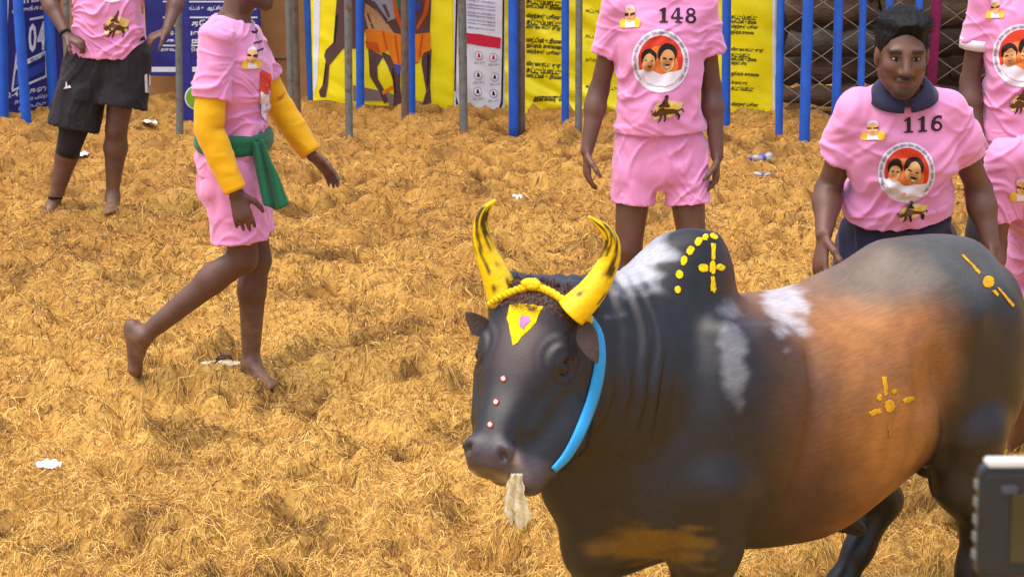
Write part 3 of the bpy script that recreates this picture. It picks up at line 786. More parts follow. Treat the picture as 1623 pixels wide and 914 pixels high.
for s in (-1, 1):
    pr.append(ell(Hd(.29, .088 * s, -.040), (.042, .022, .026), np.array([hx, hl, hz]), k=.03))     # brow
    pr.append(ell(Hd(.36, .114 * s, -.052), (.022, .014, .017), np.array([hx, hl, hz]), k=.012, op='sub'))
    pr.append(cone(Hd(.44, .092 * s, -.075), Hd(.74, .064 * s, -.062), .014, .010, k=.025))          # facial crest
    pr.append(cone(B(.03, .165 * s, .99), B(.07, .222 * s, .66), .030, .040, k=.06))                 # shoulder blade
    pr.append(ell(Hd(.95, .037 * s, -.018), (.024, .024, .019), np.array([hx, hl, hz]), k=.02))      # nostril rim
    pr.append(ell(Hd(.975, .042 * s, -.008), (.014, .010, .020), np.array([nrm(hx + .5 * hl * s), nrm(hl - .5 * hx * s), hz]), k=.008, op='sub'))
    pr.append(cone(Hd(.0, .07 * s, -.07), Hd(-.09, .088 * s, -.065), .048, .040, k=.03))             # horn root
pr.append(cone(Hd(.70, .075, -.10), Hd(1.0, .05, -.125), .006, .004, k=.012, op='sub'))              # mouth line
pr.append(cone(Hd(.0, -.05, -.045), Hd(.0, .05, -.045), .05, .05, k=.05))
VB = .0075
D, lo = sdf_field(pr, VB, pad=.04)
BV, BF = surface_nets(D, lo, VB, 3)
# the front of the face: wrinkled skin on the neck, ribs, veins
x, y, z = bull_local(BV); N = vnormals(BV, BF)
hp = (BV - POLL); ht = hp @ hx / HLEN; hn = hp @ hz; hlat = hp @ hl
inhead = sstep(.10, -.02, -hn - .12) * sstep(-.25, -.05, ht) * (hn > -.30)
neck = sstep(.16, .26, x) * sstep(.46, .36, x) * sstep(.75, .9, z) * (1 - inhead)
neck = neck * (ht < .6)
wr = np.sin(x * 150 + z * 26 + 2.5 * noise(BV * 9.)) * .0050 * neck
rib = np.sin(x * 78 + z * 9) * .0016 * sstep(-.62, -.5, x) * sstep(-.1, -.2, x) * sstep(.5, .6, z) * sstep(.98, .85, z)
lump = .006 * fbm(BV * 5., 3, 5) + .0065 * np.sin(y * 70 + 3 * noise(BV * 7)) * sstep(.22, .32, x) * sstep(.78, .68, z) * (ht < .6) - .030 * np.exp(-(((x + .56) / .07) ** 2 + ((z - .80) / .10) ** 2)) - .014 * np.exp(-((x + .63 - .25 * (z - .7)) / .022) ** 2) * sstep(.95, .8, z) * sstep(.5, .6, z) - .013 * np.exp(-((x + .15 + .2 * (z - .7)) / .025) ** 2) * sstep(1., .9, z) * sstep(.5, .6, z)
for s_e in (-1, 1):
    de = np.linalg.norm(BV - Hd(.33, .096 * s_e, -.05), axis=1)
    lump = lump + .0022 * np.sin(de * 330) * np.exp(-((de - .045) / .022) ** 2)
BV = BV + N * (wr + rib + lump)[:, None]
# coat colour: charcoal fore and rear quarters, tan barrel
nz = fbm(BV * 5., 4, 3); nf = fbm(BV * 26., 3, 9)
char = np.array(srgb(32, 29, 30)[:3]); tan = np.array(srgb(160, 104, 50)[:3]); brn = np.array(srgb(74, 42, 30)[:3]); grey = np.array(srgb(84, 80, 72)[:3])
xx = x + .05 * nz
fore = sstep(-.36, .02, xx + .10 * sstep(.75, .45, z))
tmix = np.clip(.50 * sstep(.80, .45, z) + .75 * nz + .35 * fbm(BV * np.array([3., 3., 9.]), 3, 14), 0, .85)[:, None]
tancol = tan * (1 - tmix) + brn * 1.25 * tmix
col = tancol * (1 - fore)[:, None] + char * fore[:, None]
rear = sstep(-.50, -.70, x + .03 * nz - .05 * sstep(.6, .45, z) + .02 * np.sin(z * 9))
col = col * (1 - rear)[:, None] + (char * .9 + brn * .06) * rear[:, None]
band = np.exp(-((xx + .16) / .10) ** 2) * sstep(1.0, .85, z) * sstep(.4, .55, z)
col = col * (1 - .55 * band)[:, None] + brn * (.55 * band)[:, None]
topg = sstep(.96, 1.05, z + .02 * nz) * (1 - fore) * sstep(-.1, -.4, x) * (1 - sstep(-.92, -1.0, x))
col = col * (1 - .8 * topg)[:, None] + grey * (.8 * topg)[:, None]
legd = sstep(.46, .36, z)
col = col * (1 - legd)[:, None] + char * .7 * legd[:, None]
col = col * (1 - (.45 * inhead * sstep(.1, .02, np.abs(hlat)) * sstep(.75, .3, ht))[:, None]) + brn * (.45 * inhead * sstep(.1, .02, np.abs(hlat)) * sstep(.75, .3, ht))[:, None]
# ochre smear on the chest, chalk rubbed on the neck, whitish patches on shoulder and back
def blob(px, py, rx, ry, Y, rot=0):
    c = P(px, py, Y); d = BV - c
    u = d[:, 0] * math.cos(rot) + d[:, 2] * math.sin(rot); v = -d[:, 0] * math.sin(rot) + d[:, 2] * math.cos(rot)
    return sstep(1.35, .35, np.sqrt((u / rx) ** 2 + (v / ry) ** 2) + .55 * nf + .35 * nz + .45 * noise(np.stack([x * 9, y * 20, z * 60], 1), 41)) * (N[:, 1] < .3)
whitish = np.array(srgb(208, 208, 216)[:3]); och = np.array(srgb(168, 122, 8)[:3])
for (a, c_, s_) in ((blob(1018, 428, .075, .055, 4.15, .6), whitish, .62), (blob(1166, 575, .035, .085, 4.1, .1), whitish, .26), (blob(1262, 505, .050, .042, 4.25, -.5), whitish, .62), (blob(1040, 905, .13, .075, 3.95), och, .34)):
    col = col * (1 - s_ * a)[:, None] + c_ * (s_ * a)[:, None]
# muzzle: slate wet nose, pale lip edges
mz = inhead * sstep(.86, .93, ht)
col = col * (1 - .5 * mz)[:, None] + np.array(srgb(92, 80, 84)[:3]) * (.5 * mz)[:, None]
for l_, t_, d_, r_ in ((.050, 1.03, -.080, .026), (-.048, 1.03, -.075, .022), (.062, .95, -.045, .015)):
    a = np.exp(-(np.linalg.norm(BV - Hd(t_, l_, d_), axis=1) / r_) ** 2) * (.85 + .5 * nf)
    a = np.clip(a, 0, .8); col = col * (1 - a)[:, None] + np.array(srgb(196, 172, 158)[:3]) * a[:, None]
col = np.clip(col * (1 + .10 * nf)[:, None], .002, .9)
hide = mat('bull_hide', (0, 0, 0), .43, .48, .07, 320, .14, 22, tint=True, coat=.06, detail=8)
nt = hide.node_tree; bs = nt.nodes['Principled BSDF']; Lk = nt.links
tcx = nt.nodes.new('ShaderNodeTexCoord'); m1 = nt.nodes.new('ShaderNodeMapping'); m1.inputs['Rotation'].default_value = (0, R(12), R(153)); m2 = nt.nodes.new('ShaderNodeMapping'); m2.inputs['Scale'].default_value = (.12, 1, 1)
Lk.new(tcx.outputs['Object'], m1.inputs['Vector']); Lk.new(m1.outputs[0], m2.inputs['Vector'])
sn = nt.nodes.new('ShaderNodeTexNoise'); sn.inputs['Scale'].default_value = 190; sn.inputs['Detail'].default_value = 4; Lk.new(m2.outputs[0], sn.inputs['Vector'])
sr_ = nt.nodes.new('ShaderNodeMapRange'); sr_.inputs['From Min'].default_value = .3; sr_.inputs['From Max'].default_value = .7; sr_.inputs['To Min'].default_value = .84; sr_.inputs['To Max'].default_value = 1.18; Lk.new(sn.outputs['Fac'], sr_.inputs['Value'])
vm = nt.nodes.new('ShaderNodeVectorMath'); vm.operation = 'SCALE'; Lk.new(bs.inputs['Base Color'].links[0].from_socket, vm.inputs[0]); Lk.new(sr_.outputs[0], vm.inputs['Scale']); Lk.new(vm.outputs[0], bs.inputs['Base Color'])
bb = nt.nodes.new('ShaderNodeBump'); bb.inputs['Strength'].default_value = .09; bb.inputs['Distance'].default_value = .004; Lk.new(sn.outputs['Fac'], bb.inputs['Height']); Lk.new(bs.inputs['Normal'].links[0].from_socket, bb.inputs['Normal']); Lk.new(bb.outputs[0], bs.inputs['Normal'])
bull = empty('bull', BO, 'charcoal and tan humped bull with yellow painted horns and blue collar', 'bull')
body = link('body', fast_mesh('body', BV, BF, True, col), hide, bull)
BVH = bvh_of(BV, BF)

# horns: yellow paint worn to dark streaks
hm = mat('painted_horn', srgb(246, 205, 10), .38, .5, .3, 60, .08, 10)
nt = hm.node_tree; bs = nt.nodes['Principled BSDF']
w = nt.nodes.new('ShaderNodeAttribute'); w.attribute_name = 'tint'
nt.links.new(w.outputs['Color'], bs.inputs['Base Color'])
def horn(pts, rs, seed):
    pts = np.array(pts); n = 24; T = np.linspace(0, 1, 60)
    ts = np.linspace(0, 1, len(pts)); C_ = crom(ts, pts, T); r_ = crom(ts, np.array(rs)[:, None], T)[:, 0]
    mb = MB().tube(list(C_), list(r_), n, up=hz)
    V = np.array(mb.V); k = len(T)
    ang = np.tile(np.arange(n), k) / n * 6.283; tt = np.repeat(T, n)
    ring = .0002 * np.sin(tt * 120) * (tt < .5)
    cen = np.repeat(C_, n, 0); V = cen + (V - cen) * (1 + (ring / np.repeat(r_, n))[:, None] + .05 * noise(np.stack([np.cos(ang) * 2, np.sin(ang) * 2, tt * 3], 1), seed)[:, None])
    st = noise(np.stack([np.cos(ang) * 5 + seed, np.sin(ang) * 5, tt * 5], 1), seed) + .5 * noise(np.stack([np.cos(ang) * 11, np.sin(ang) * 11, tt * 14], 1), seed + 3)
    st = sstep(.12, .5, st + .5 * sstep(.2, .6, tt) * sstep(1., .8, tt) - .25 * sstep(.3, 0, tt) - .18)
    ye = np.array(srgb(248, 208, 8)[:3]); dk = np.array(srgb(70, 56, 24)[:3])
    c = ye * (1 - st)[:, None] + dk * st[:, None]
    me = mb.mesh('horn'); me.vertices.foreach_set('co', V.astype(np.float32).ravel())
    at = me.color_attributes.new('tint', 'FLOAT_COLOR', 'POINT')
    at.data.foreach_set('color', np.concatenate([c, np.ones((len(c), 1))], 1).astype(np.float32).ravel())
    return link('horn', me, hm, bull)
yr, yl = 4.075, 3.985
horn([P(800, 478, yr), P(786, 438, yr), P(769, 398, yr + .0), P(762, 362, yr - .01), P(768, 335, yr - .03), P(785, 317, yr - .05)], [.040, .034, .026, .019, .012, .003], 2)
horn([P(905, 496, yl), P(936, 464, yl), P(960, 426, yl), P(970, 392, yl - .01), P(960, 365, yl - .03), P(933, 343, yl - .05)], [.038, .033, .026, .020, .013, .003], 5)

# ears: cupped leaves
def ear(base, tip, nrml, wid, name='ear'):
    ax = tip - base; L_ = np.linalg.norm(ax); ax = nrm(ax); s = nrm(np.cross(nrml, ax)); nn = np.cross(ax, s)
    V = []; F = []; nu, nv = 13, 9
    for side in (0, 1):
        for i in range(nu):
            t = i / (nu - 1); wd = wid * (.45 + .55 * min(1, t * 3.2)) * (1 - t ** 2.2) ** .8 + .0006
            for j in range(nv):
                u = j / (nv - 1) * 2 - 1
                q = base + ax * t * L_ + s * u * wd + nn * ((u * u) * wd * .5 - .004 * (1 - u*u) * (1 if side else -1) * 1.5)
                V.append(q)
    for side in (0, 1):
        o = side * nu * nv
        for i in range(nu - 1):
            for j in range(nv - 1):
                f = (o + i*nv + j, o + i*nv + j+1, o + (i+1)*nv + j+1, o + (i+1)*nv + j)
                F.append(f if side else f[::-1])
    mb = MB().add(V, F); return mb.build(name, M['bull_ear'], bull)
M['bull_ear'] = mat('bull_ear', srgb(72, 58, 54), .7, .3, .3, 150, .25, 40, sheen=.3)
ear(P(776, 527, 4.06), P(738, 494, 4.07), nrm(np.array([.1, -1, -.2])), .027)
ear(P(928, 512, 3.985), P(947, 576, 3.95), nrm(np.array([-.55, -1, .25])), .030)
# eyes
em = mat('bull_eye', srgb(14, 10, 9), .12, .6, 0, 60, .02)
for s in (-1, 1):
    bm = bmesh.new(); bmesh.ops.create_uvsphere(bm, u_segments=20, v_segments=12, radius=.0185)
    me = bpy.data.meshes.new('eye'); bm.to_mesh(me); bm.free(); me.polygons.foreach_set('use_smooth', np.ones(len(me.polygons), bool))
    o = link('eye', me, em, bull); o.location = Vector(Hd(.36, .096 * s, -.054)) - Vector(BO) * 0
# hooves
hoofm = mat('hoof', srgb(48, 42, 38), .5, .4, .3, 60, .2)
for (fx, fy) in ((.10, .15), (.185, -.145), (-.77, .13), (-.57, -.145)):
    mb = MB().tube([B(fx + .0, fy, .0), B(fx, fy, .035), B(fx - .015, fy, .07)], [.055, .051, .042], 16)
    mb.build('hoof', hoofm, bull)
# tail
tp = [B(-.99, 0, .95), B(-1.06, -.02, .88), B(-1.08, -.04, .75), B(-1.07, -.05, .55), B(-1.05, -.05, .40)]
tl = MB().tube(tp, [.035, .028, .02, .016, .014], 12).build('tail', M['bull_ear'], bull)
MB().tube([B(-1.05, -.05, .42), B(-1.045, -.05, .33), B(-1.04, -.05, .2)], [.02, .035, .006], 10).build('tail_tuft', M['hair'], tl)

# blue collar: a flat strap round the throat, seated on the hide by casting inwards
def strap(points_px, bvh, width, mt, name, parent, off=.004):
    L_, Rr = [], []
    pts = np.array(points_px, float); T = np.linspace(0, 1, 40)
    C_ = crom(np.linspace(0, 1, len(pts)), pts, T)
    V = []
    for i, (px, py, w_) in enumerate(C_):
        t = C_[min(i+1, 39)][:2] - C_[max(i-1, 0)][:2]; t = t / np.linalg.norm(t); n_ = np.array([-t[1], t[0]])
        for u in (-.5, -.25, 0, .25, .5):
            q = np.array([px, py]) + n_ * u * w_
            r = Vector(ray(*q)).normalized(); hit, nn, _, _ = bvh.ray_cast(Vector(CAM), r)
            V.append(None if hit is None else np.array(hit + nn * off * (1 if abs(u) < .5 else .1)))
    F = [(i*5 + j, i*5 + j+1, (i+1)*5 + j+1, (i+1)*5 + j) for i in range(39) for j in range(4)]
    F = [f for f in F if all(V[a] is not None for a in f) and max(np.linalg.norm(V[f[0]] - V[a]) for a in f) < .14]
    V = [v if v is not None else np.zeros(3) for v in V]
    used = sorted({a for f in F for a in f}); rm = {a: i for i, a in enumerate(used)}
    mb = MB().add([V[a] for a in used], [tuple(rm[a] for a in f) for f in F])
    o = mb.build(name, mt, parent)
    sm = o.modifiers.new('thick', 'SOLIDIFY'); sm.thickness = .004; sm.offset = 1
    return o
collar_m = mat('blue_nylon', srgb(36, 158, 222), .5, .4, .3, 300, .08, 30, sheen=.2)
strap([(930, 497, 6), (948, 530, 11), (950, 575, 16), (940, 625, 17), (920, 680, 16), (898, 720, 13), (876, 744, 8)], BVH, 0, collar_m, 'collar', bull)
# the collar's hidden run over the far side of the neck
# rope band between the horns with its knot
rope_m = mat('yellow_rope', srgb(240, 200, 10), .6, .3, .4, 160, .10, 30)
def on_head(px, py, off):
    r = Vector(ray(px, py)).normalized(); hit, nn, _, _ = BVH.ray_cast(Vector(CAM), r)
    return None if hit is None else np.array(hit + nn * off)
rp = [on_head(px, py, .005) for px, py in ((779, 482), (790, 474), (805, 467), (822, 461), (840, 457), (858, 459), (875, 466), (892, 477), (908, 488), (925, 500), (934, 506))]
rp = [q for q in rp if q is not None]
rc = crom(np.linspace(0, 1, len(rp)), np.array(rp), np.linspace(0, 1, 120)); rmb = MB()
for k in range(3):                                              # three twisted strands
    rmb.tube([rc[i] + .0048 * (math.cos(i * .42 + k * 2.094) * hz + math.sin(i * .42 + k * 2.094) * hx) for i in range(120)], .0055, 7)
band_o = rmb.build('forehead_rope', rope_m, bull); band_o['kind'] = 'stuff'
# rough red-brown hair on the poll between the horns
rr = np.random.default_rng(4); sv = []; sf = []
cand = np.where((ht > -.12) & (ht < .10) & (np.abs(hlat) < .10) & (hn > -.16))[0]
for vi in rr.choice(cand, 900):
    p0 = BV[vi]; n0 = N[vi]; cb = nrm(hx * (.6 if ht[vi] > -.02 else .1) + hl * rr.normal() * .5 + n0 * .45); L0 = rr.uniform(.007, .018); sd_ = nrm(np.cross(cb, n0)) * .0010
    p1 = p0 + cb * L0 * .5 + n0 * .003; p2 = p0 + cb * L0; k_ = len(sv); sv += [p0 - sd_, p0 + sd_, p1 + sd_, p1 - sd_, p2]; sf += [(k_, k_+1, k_+2), (k_, k_+2, k_+3), (k_+3, k_+2, k_+4)]
ph_ = link('poll_hair', fast_mesh('poll_hair', np.array(sv), np.array(sf)), mat('poll_hair', srgb(100, 60, 42), .8, .3, 0, 60, .3, 60), bull); ph_['kind'] = 'stuff'
kc = on_head(843, 456, .012)
if kc is not None:
    bm = bmesh.new(); bmesh.ops.create_icosphere(bm, subdivisions=3, radius=1)
    for v in bm.verts:
        v.co = v.co * (1 + .12 * float(noise(np.array(v.co) * 2.5)))
        q = kc + hl * v.co.x * .024 + hx * v.co.y * .015 + hz * v.co.z * .014; v.co = q
    me = bpy.data.meshes.new('knot'); bm.to_mesh(me); bm.free(); me.polygons.foreach_set('use_smooth', np.ones(len(me.polygons), bool))
    link('knot', me, rope_m, band_o)
# painted marks (raised turmeric and vermilion paste)
ym = mat('turmeric_paste', srgb(244, 206, 20), .8, .2, .6, 200, .18, 60)
yo = mat('turmeric_paste_ochre', srgb(222, 165, 30), .8, .2, .6, 200, .22, 60)
pm = mat('purple_powder', srgb(190, 130, 190), .9, .1, .4, 200, .2, 60)
wm = mat('white_dot_paste', srgb(228, 190, 180), .9, .1, .4, 200, .1, 60)
rm_ = mat('red_dot_paste', srgb(150, 50, 40), .9, .1, .4, 200, .15, 60)
def rag(pl, j=1.2, n=5):
    out = []
    for i in range(len(pl)):
        a, b = np.array(pl[i]), np.array(pl[(i+1) % len(pl)])
        for k in range(n):
            out.append(tuple(a + (b - a) * k / n + np.array([random.uniform(-j, j), random.uniform(-j, j)])))
    return out
def mark(name, pl, m_, thick=.003, off=.001, j=1.0, grid=5): return decal_px(name, [rag(pl, j)], BVH, m_, body, off * .7, grid, thick * .4)
mark('forehead_triangle', [(808, 483), (832, 481), (861, 486), (846, 516), (814, 549), (804, 505)], ym, .002, j=1.4)
mark('forehead_spot', [(826, 502), (838, 500), (841, 508), (830, 522), (823, 516)], pm, .003, off=.0025, j=.8)
for (px, py) in ((798, 600), (786, 637), (777, 673)):
    mark('face_dot', circ(px, py, 5.4, 5.8, 10), rm_, .002, j=.5, grid=4)
    mark('face_dot', circ(px, py, 3.6, 4.0, 9), wm, .003, off=.002, j=.4, grid=4)
for (px, py, rx, ry, a) in ((1074, 459, 5, 6, 0), (1077, 435, 6, 7, .2), (1084, 413, 5, 8, .3), (1094, 397, 6, 8, .5), (1107, 383, 6, 7, .6), (1118, 376, 5, 6, .3), (1131, 375, 7, 4, .5)):
    mark('hump_dab', [(px + (q[0]) * math.cos(a) - q[1] * math.sin(a), py + q[0] * math.sin(a) + q[1] * math.cos(a)) for q in circ(0, 0, rx, ry, 9, jit=.12)], ym, .004, j=.4, grid=4)
for pl in ([(1127, 386), (1134, 386), (1133, 412), (1128, 412)], circ(1115, 425, 8, 6.5, 9, jit=.1), circ(1129.5, 424, 5, 11, 10), circ(1142, 424, 7, 5, 9, jit=.25), [(1126, 438), (1132, 438), (1135, 458), (1131, 465), (1127, 460)]):
    mark('hump_cross', pl, ym, .004, j=.7, grid=4)
for pl in ([(1398, 597), (1405, 596), (1408, 624), (1402, 628)], circ(1410, 643, 8, 10, 10, jit=.1), [(1377, 652), (1395, 646), (1398, 653), (1380, 659)], [(1428, 633), (1448, 627), (1450, 633), (1434, 639)], circ(1394, 630, 4.5, 5.5, 8), circ(1417, 620, 3.5, 4, 8)):
    mark('flank_cross', pl, yo, .003, j=.8, grid=4)
mark('flank_cross', [(1408, 666), (1413, 668), (1414, 690), (1409, 694), (1407, 680)], flat('faded_ochre', 165, 110, 55), .002, j=.8, grid=4)
for pl in ([(1524, 404), (1528, 404), (1555, 432), (1552, 435)], circ(1567, 447, 9, 10, 10, jit=.12), [(1580, 455), (1585, 457), (1608, 483), (1605, 487)], [(1572, 461), (1578, 460), (1584, 467), (1580, 470)]):
    mark('rump_stripe', pl, yo, .003, j=.5, grid=4)
# froth-damp cloth hanging from the mouth
mv = []; mf = []
cm = mat('mouth_cloth', srgb(232, 222, 186), .5, .4, .4, 120, .15, 25)
for i in range(14):
    t = i / 13
    for j in range(9):
        u = j / 8 - .5
        px = 818 + 9 * t - 5 * math.sin(t * 3) + u * (12 + 24 * min(1, t * 2.5) + 5 * math.sin(t * 9 + 1)) + 2 * math.sin(t * 23 + j); py = 750 + 84 * t + (10 * math.sin(j * 2.3) + 5 * math.sin(j * 5.1)) * t ** 2
        q = P(px, py, 3.80 + .007 * math.sin(j * 1.9 + t * 4) + .02 * t)
        mv.append(q)
for i in range(13):
    for j in range(8): mf.append((i*9+j, i*9+j+1, (i+1)*9+j+1, (i+1)*9+j))
cl = MB().add(mv, mf).build('mouth_cloth', cm)
tag(cl, 'cream damp rag of cloth hanging from the mouth of the bull', 'cloth')
s_ = cl.modifiers.new('thick', 'SOLIDIFY'); s_.thickness = .0015
# ------------------------------------------------------------------ people
def hand_prims(wr, d, n, t, curl=.5, spread=.0, s=1.0):
    """wr wrist, d hand direction, n out of the palm, t towards the thumb"""
    d = nrm(d); n = nrm(n - d * (n @ d)); t = nrm(t - d * (t @ d) - n * (t @ n)); o = []
    o.append(cone(wr + d * .015 * s, wr + d * .078 * s, .031 * s, .037 * s, k=.015, flat=(n, .42)))
    for i, L_ in enumerate((.070, .078, .073, .056)):
        off = (.0285 - .019 * i) * s
        p = wr + d * (.088 - .004 * abs(i - 1.2)) * s + t * off
        a = curl * (.35 + .08 * i); sp = spread * (1.5 - i) * .12
        rs = (.0092, .0088, .0078, .0068)
        for j, f in enumerate((.45, .32, .23)):
            dr = nrm(math.cos(a) * d + math.sin(a) * n + t * sp)
            q = p + dr * L_ * f * s
            o.append(cone(p, q, rs[j] * s, rs[j + 1] * s, k=.004)); p = q; a += curl * (.75 - .1 * j)
    p = wr + d * .025 * s + t * .028 * s
    for j, (L_, r0, r1) in enumerate(((.04, .014, .0115), (.032, .0112, .0098), (.026, .0098, .0082))):
        dr = nrm(d * (.62 + .12 * j) + t * (.66 - .22 * j) + n * (.18 + .30 * curl * (j + .3)))
        q = p + dr * L_ * s; o.append(cone(p, q, r0 * s, r1 * s, k=.008)); p = q
    return o
def foot_prims(an, tf, side, pitch=0.):
    """ankle joint, toe direction"""
    tf = nrm(tf); up_ = nrm(np.array([0, 0, 1.]) - tf * tf[2]); lt = np.cross(up_, tf)
    o = [ell(an - tf * .03 - up_ * .045, (.042, .033, .036), np.array([tf, lt, up_]), k=.03)]
    o.append(cone(an - up_ * .02 + tf * .01, an + tf * .12 - up_ * .062, .040, .022, k=.035, flat=(lt, .95)))
    o.append(cone(an + tf * .0 - up_ * .058, an + tf * .125 - up_ * .066, .030, .040, k=.03, flat=(up_, .5)))
    for i in range(5):
        b = an + tf * (.135 - .008 * i) - up_ * .070 + lt * (.030 - .0155 * i) * side
        o.append(cone(b, b + tf * (.042 - .005 * i) - up_ * .004, .0125 - .001 * i, .0095 - .001 * i, k=.008))
    return o
def head_prims(c, f, u, s=1.0):
    r = np.cross(f, u); A = np.array([r, f, u])
    h = lambda x, y, z: c + (r * x + f * y + u * z) * s
    E_ = lambda q, rad, k=.02, op='add': ell(h(*q), np.array(rad) * s, A, k * s, op)
    o = [E_((0, -.015, .035), (.074, .096, .085)), E_((0, .028, -.025), (.061, .064, .088), .03)]
    o += [cone(h(x * .048, .005, -.055), h(x * .016, .068, -.098), .024 * s, .018 * s, k=.03) for x in (-1, 1)]
    o += [E_((0, .074, -.098), (.024, .018, .018), .02)]
    o += [E_((x * .040, .060, -.022), (.024, .024, .022), .025) for x in (-1, 1)]
    o += [cone(h(-.042, .076, .030), h(.042, .076, .030), .012 * s, .012 * s, k=.015)]
    o += [E_((x * .031, .098, .010), (.016, .010, .0065), .010, 'sub') for x in (-1, 1)]
    o += [cone(h(0, .086, .020), h(0, .110, -.030), .009 * s, .013 * s, k=.012)]
    o += [E_((x * .014, .098, -.034), (.010, .012, .009), .008) for x in (-1, 1)]
    o += [E_((0, .088, -.060), (.025, .012, .0075), .008), E_((0, .086, -.073), (.021, .012, .008), .008)]
    o += [E_((0, .102, -.0665), (.026, .008, .0022), .004, 'sub')]
    o += [E_((x * .077, -.008, -.004), (.009, .021, .031), .010) for x in (-1, 1)]
    return o, h, A
def eyes(c, f, u, parent, s=1.0):
    r = np.cross(f, u)
    for x in (-1, 1):
        bm = bmesh.new(); bmesh.ops.create_uvsphere(bm, u_segments=16, v_segments=10, radius=.0108 * s)
        me = bpy.data.meshes.new('eye'); q = c + (r * x * .031 + f * .0775 + u * .008) * s
        for v in bm.verts: k_ = v.co.dot(Vector(u)); v.co = Vector(q) + v.co - Vector(u) * k_ * .62
        bm.to_mesh(me); bm.free(); me.polygons.foreach_set('use_smooth', np.ones(len(me.polygons), bool))
        e = link('eye', me, M['eye_white'], parent)
        bm = bmesh.new(); bmesh.ops.create_uvsphere(bm, u_segments=14, v_segments=8, radius=.0062 * s)
        me = bpy.data.meshes.new('iris'); q = q + f * .0062 * s
        for v in bm.verts: v.co = Vector(q) + v.co
        bm.to_mesh(me); bm.free(); link('iris', me, M['hair'], e)

def open_tube(a, b, ra, rb, k=.03, wall=.010, deep=.045):
    """a sleeve or trouser leg from a to b with an open, hollow end at b"""
    dr = nrm(b - a); L_ = np.linalg.norm(b - a); c = cone(a, b + dr * .08, ra, rb + (rb - ra) * .08 / L_)
    def fn(p):
        d = c.fn(p); al = (p - b.astype(np.float32)) @ dr.astype(np.float32)
        hol = np.maximum(d + wall, -al - deep)           # inside the hollow when < 0
        return np.maximum(np.maximum(d, al), -hol)
    return Prim(fn, np.minimum(a, b) - max(ra, rb), np.maximum(a, b) + max(ra, rb), k)
def build(prims, vox, post=None, smooth=2):
    D, lo = sdf_field(prims, vox, .02, post); return surface_nets(D, lo, vox, smooth)
def folds(V, N, c, lat, up, amp, seed, hem=None, ang=.5):
    q = V - c; a = q @ lat; b = q[:, 2]; f_ = q @ np.cross(up, lat)
    w = .8 * fbm(V * 4., 2, seed)
    n1 = fbm(np.stack([(a * math.cos(ang) + b * math.sin(ang)) * 2.4 + w, (-a * math.sin(ang) + b * math.cos(ang)) * 15 + w * 3, f_ * 3], 1), 2, seed)
    n2 = fbm(np.stack([(a * math.cos(ang) - b * math.sin(ang)) * 2.6, (a * math.sin(ang) + b * math.cos(ang)) * 16 + w * 3, f_ * 4], 1), 2, seed + 5)
    rg = 1.25 * np.exp(-(n1 / .13) ** 2) + .8 * np.exp(-(n2 / .12) ** 2)
    m = np.ones(len(V))
    if hem is not None: m = .5 + .8 * sstep(.42, .05, np.abs(b - hem))
    return V + N * (amp * (rg - .7) * m * (.45 + .55 * sstep(.02, .08, b - b.min())) + .007 * fbm(V * 7, 2, seed + 2))[:, None]

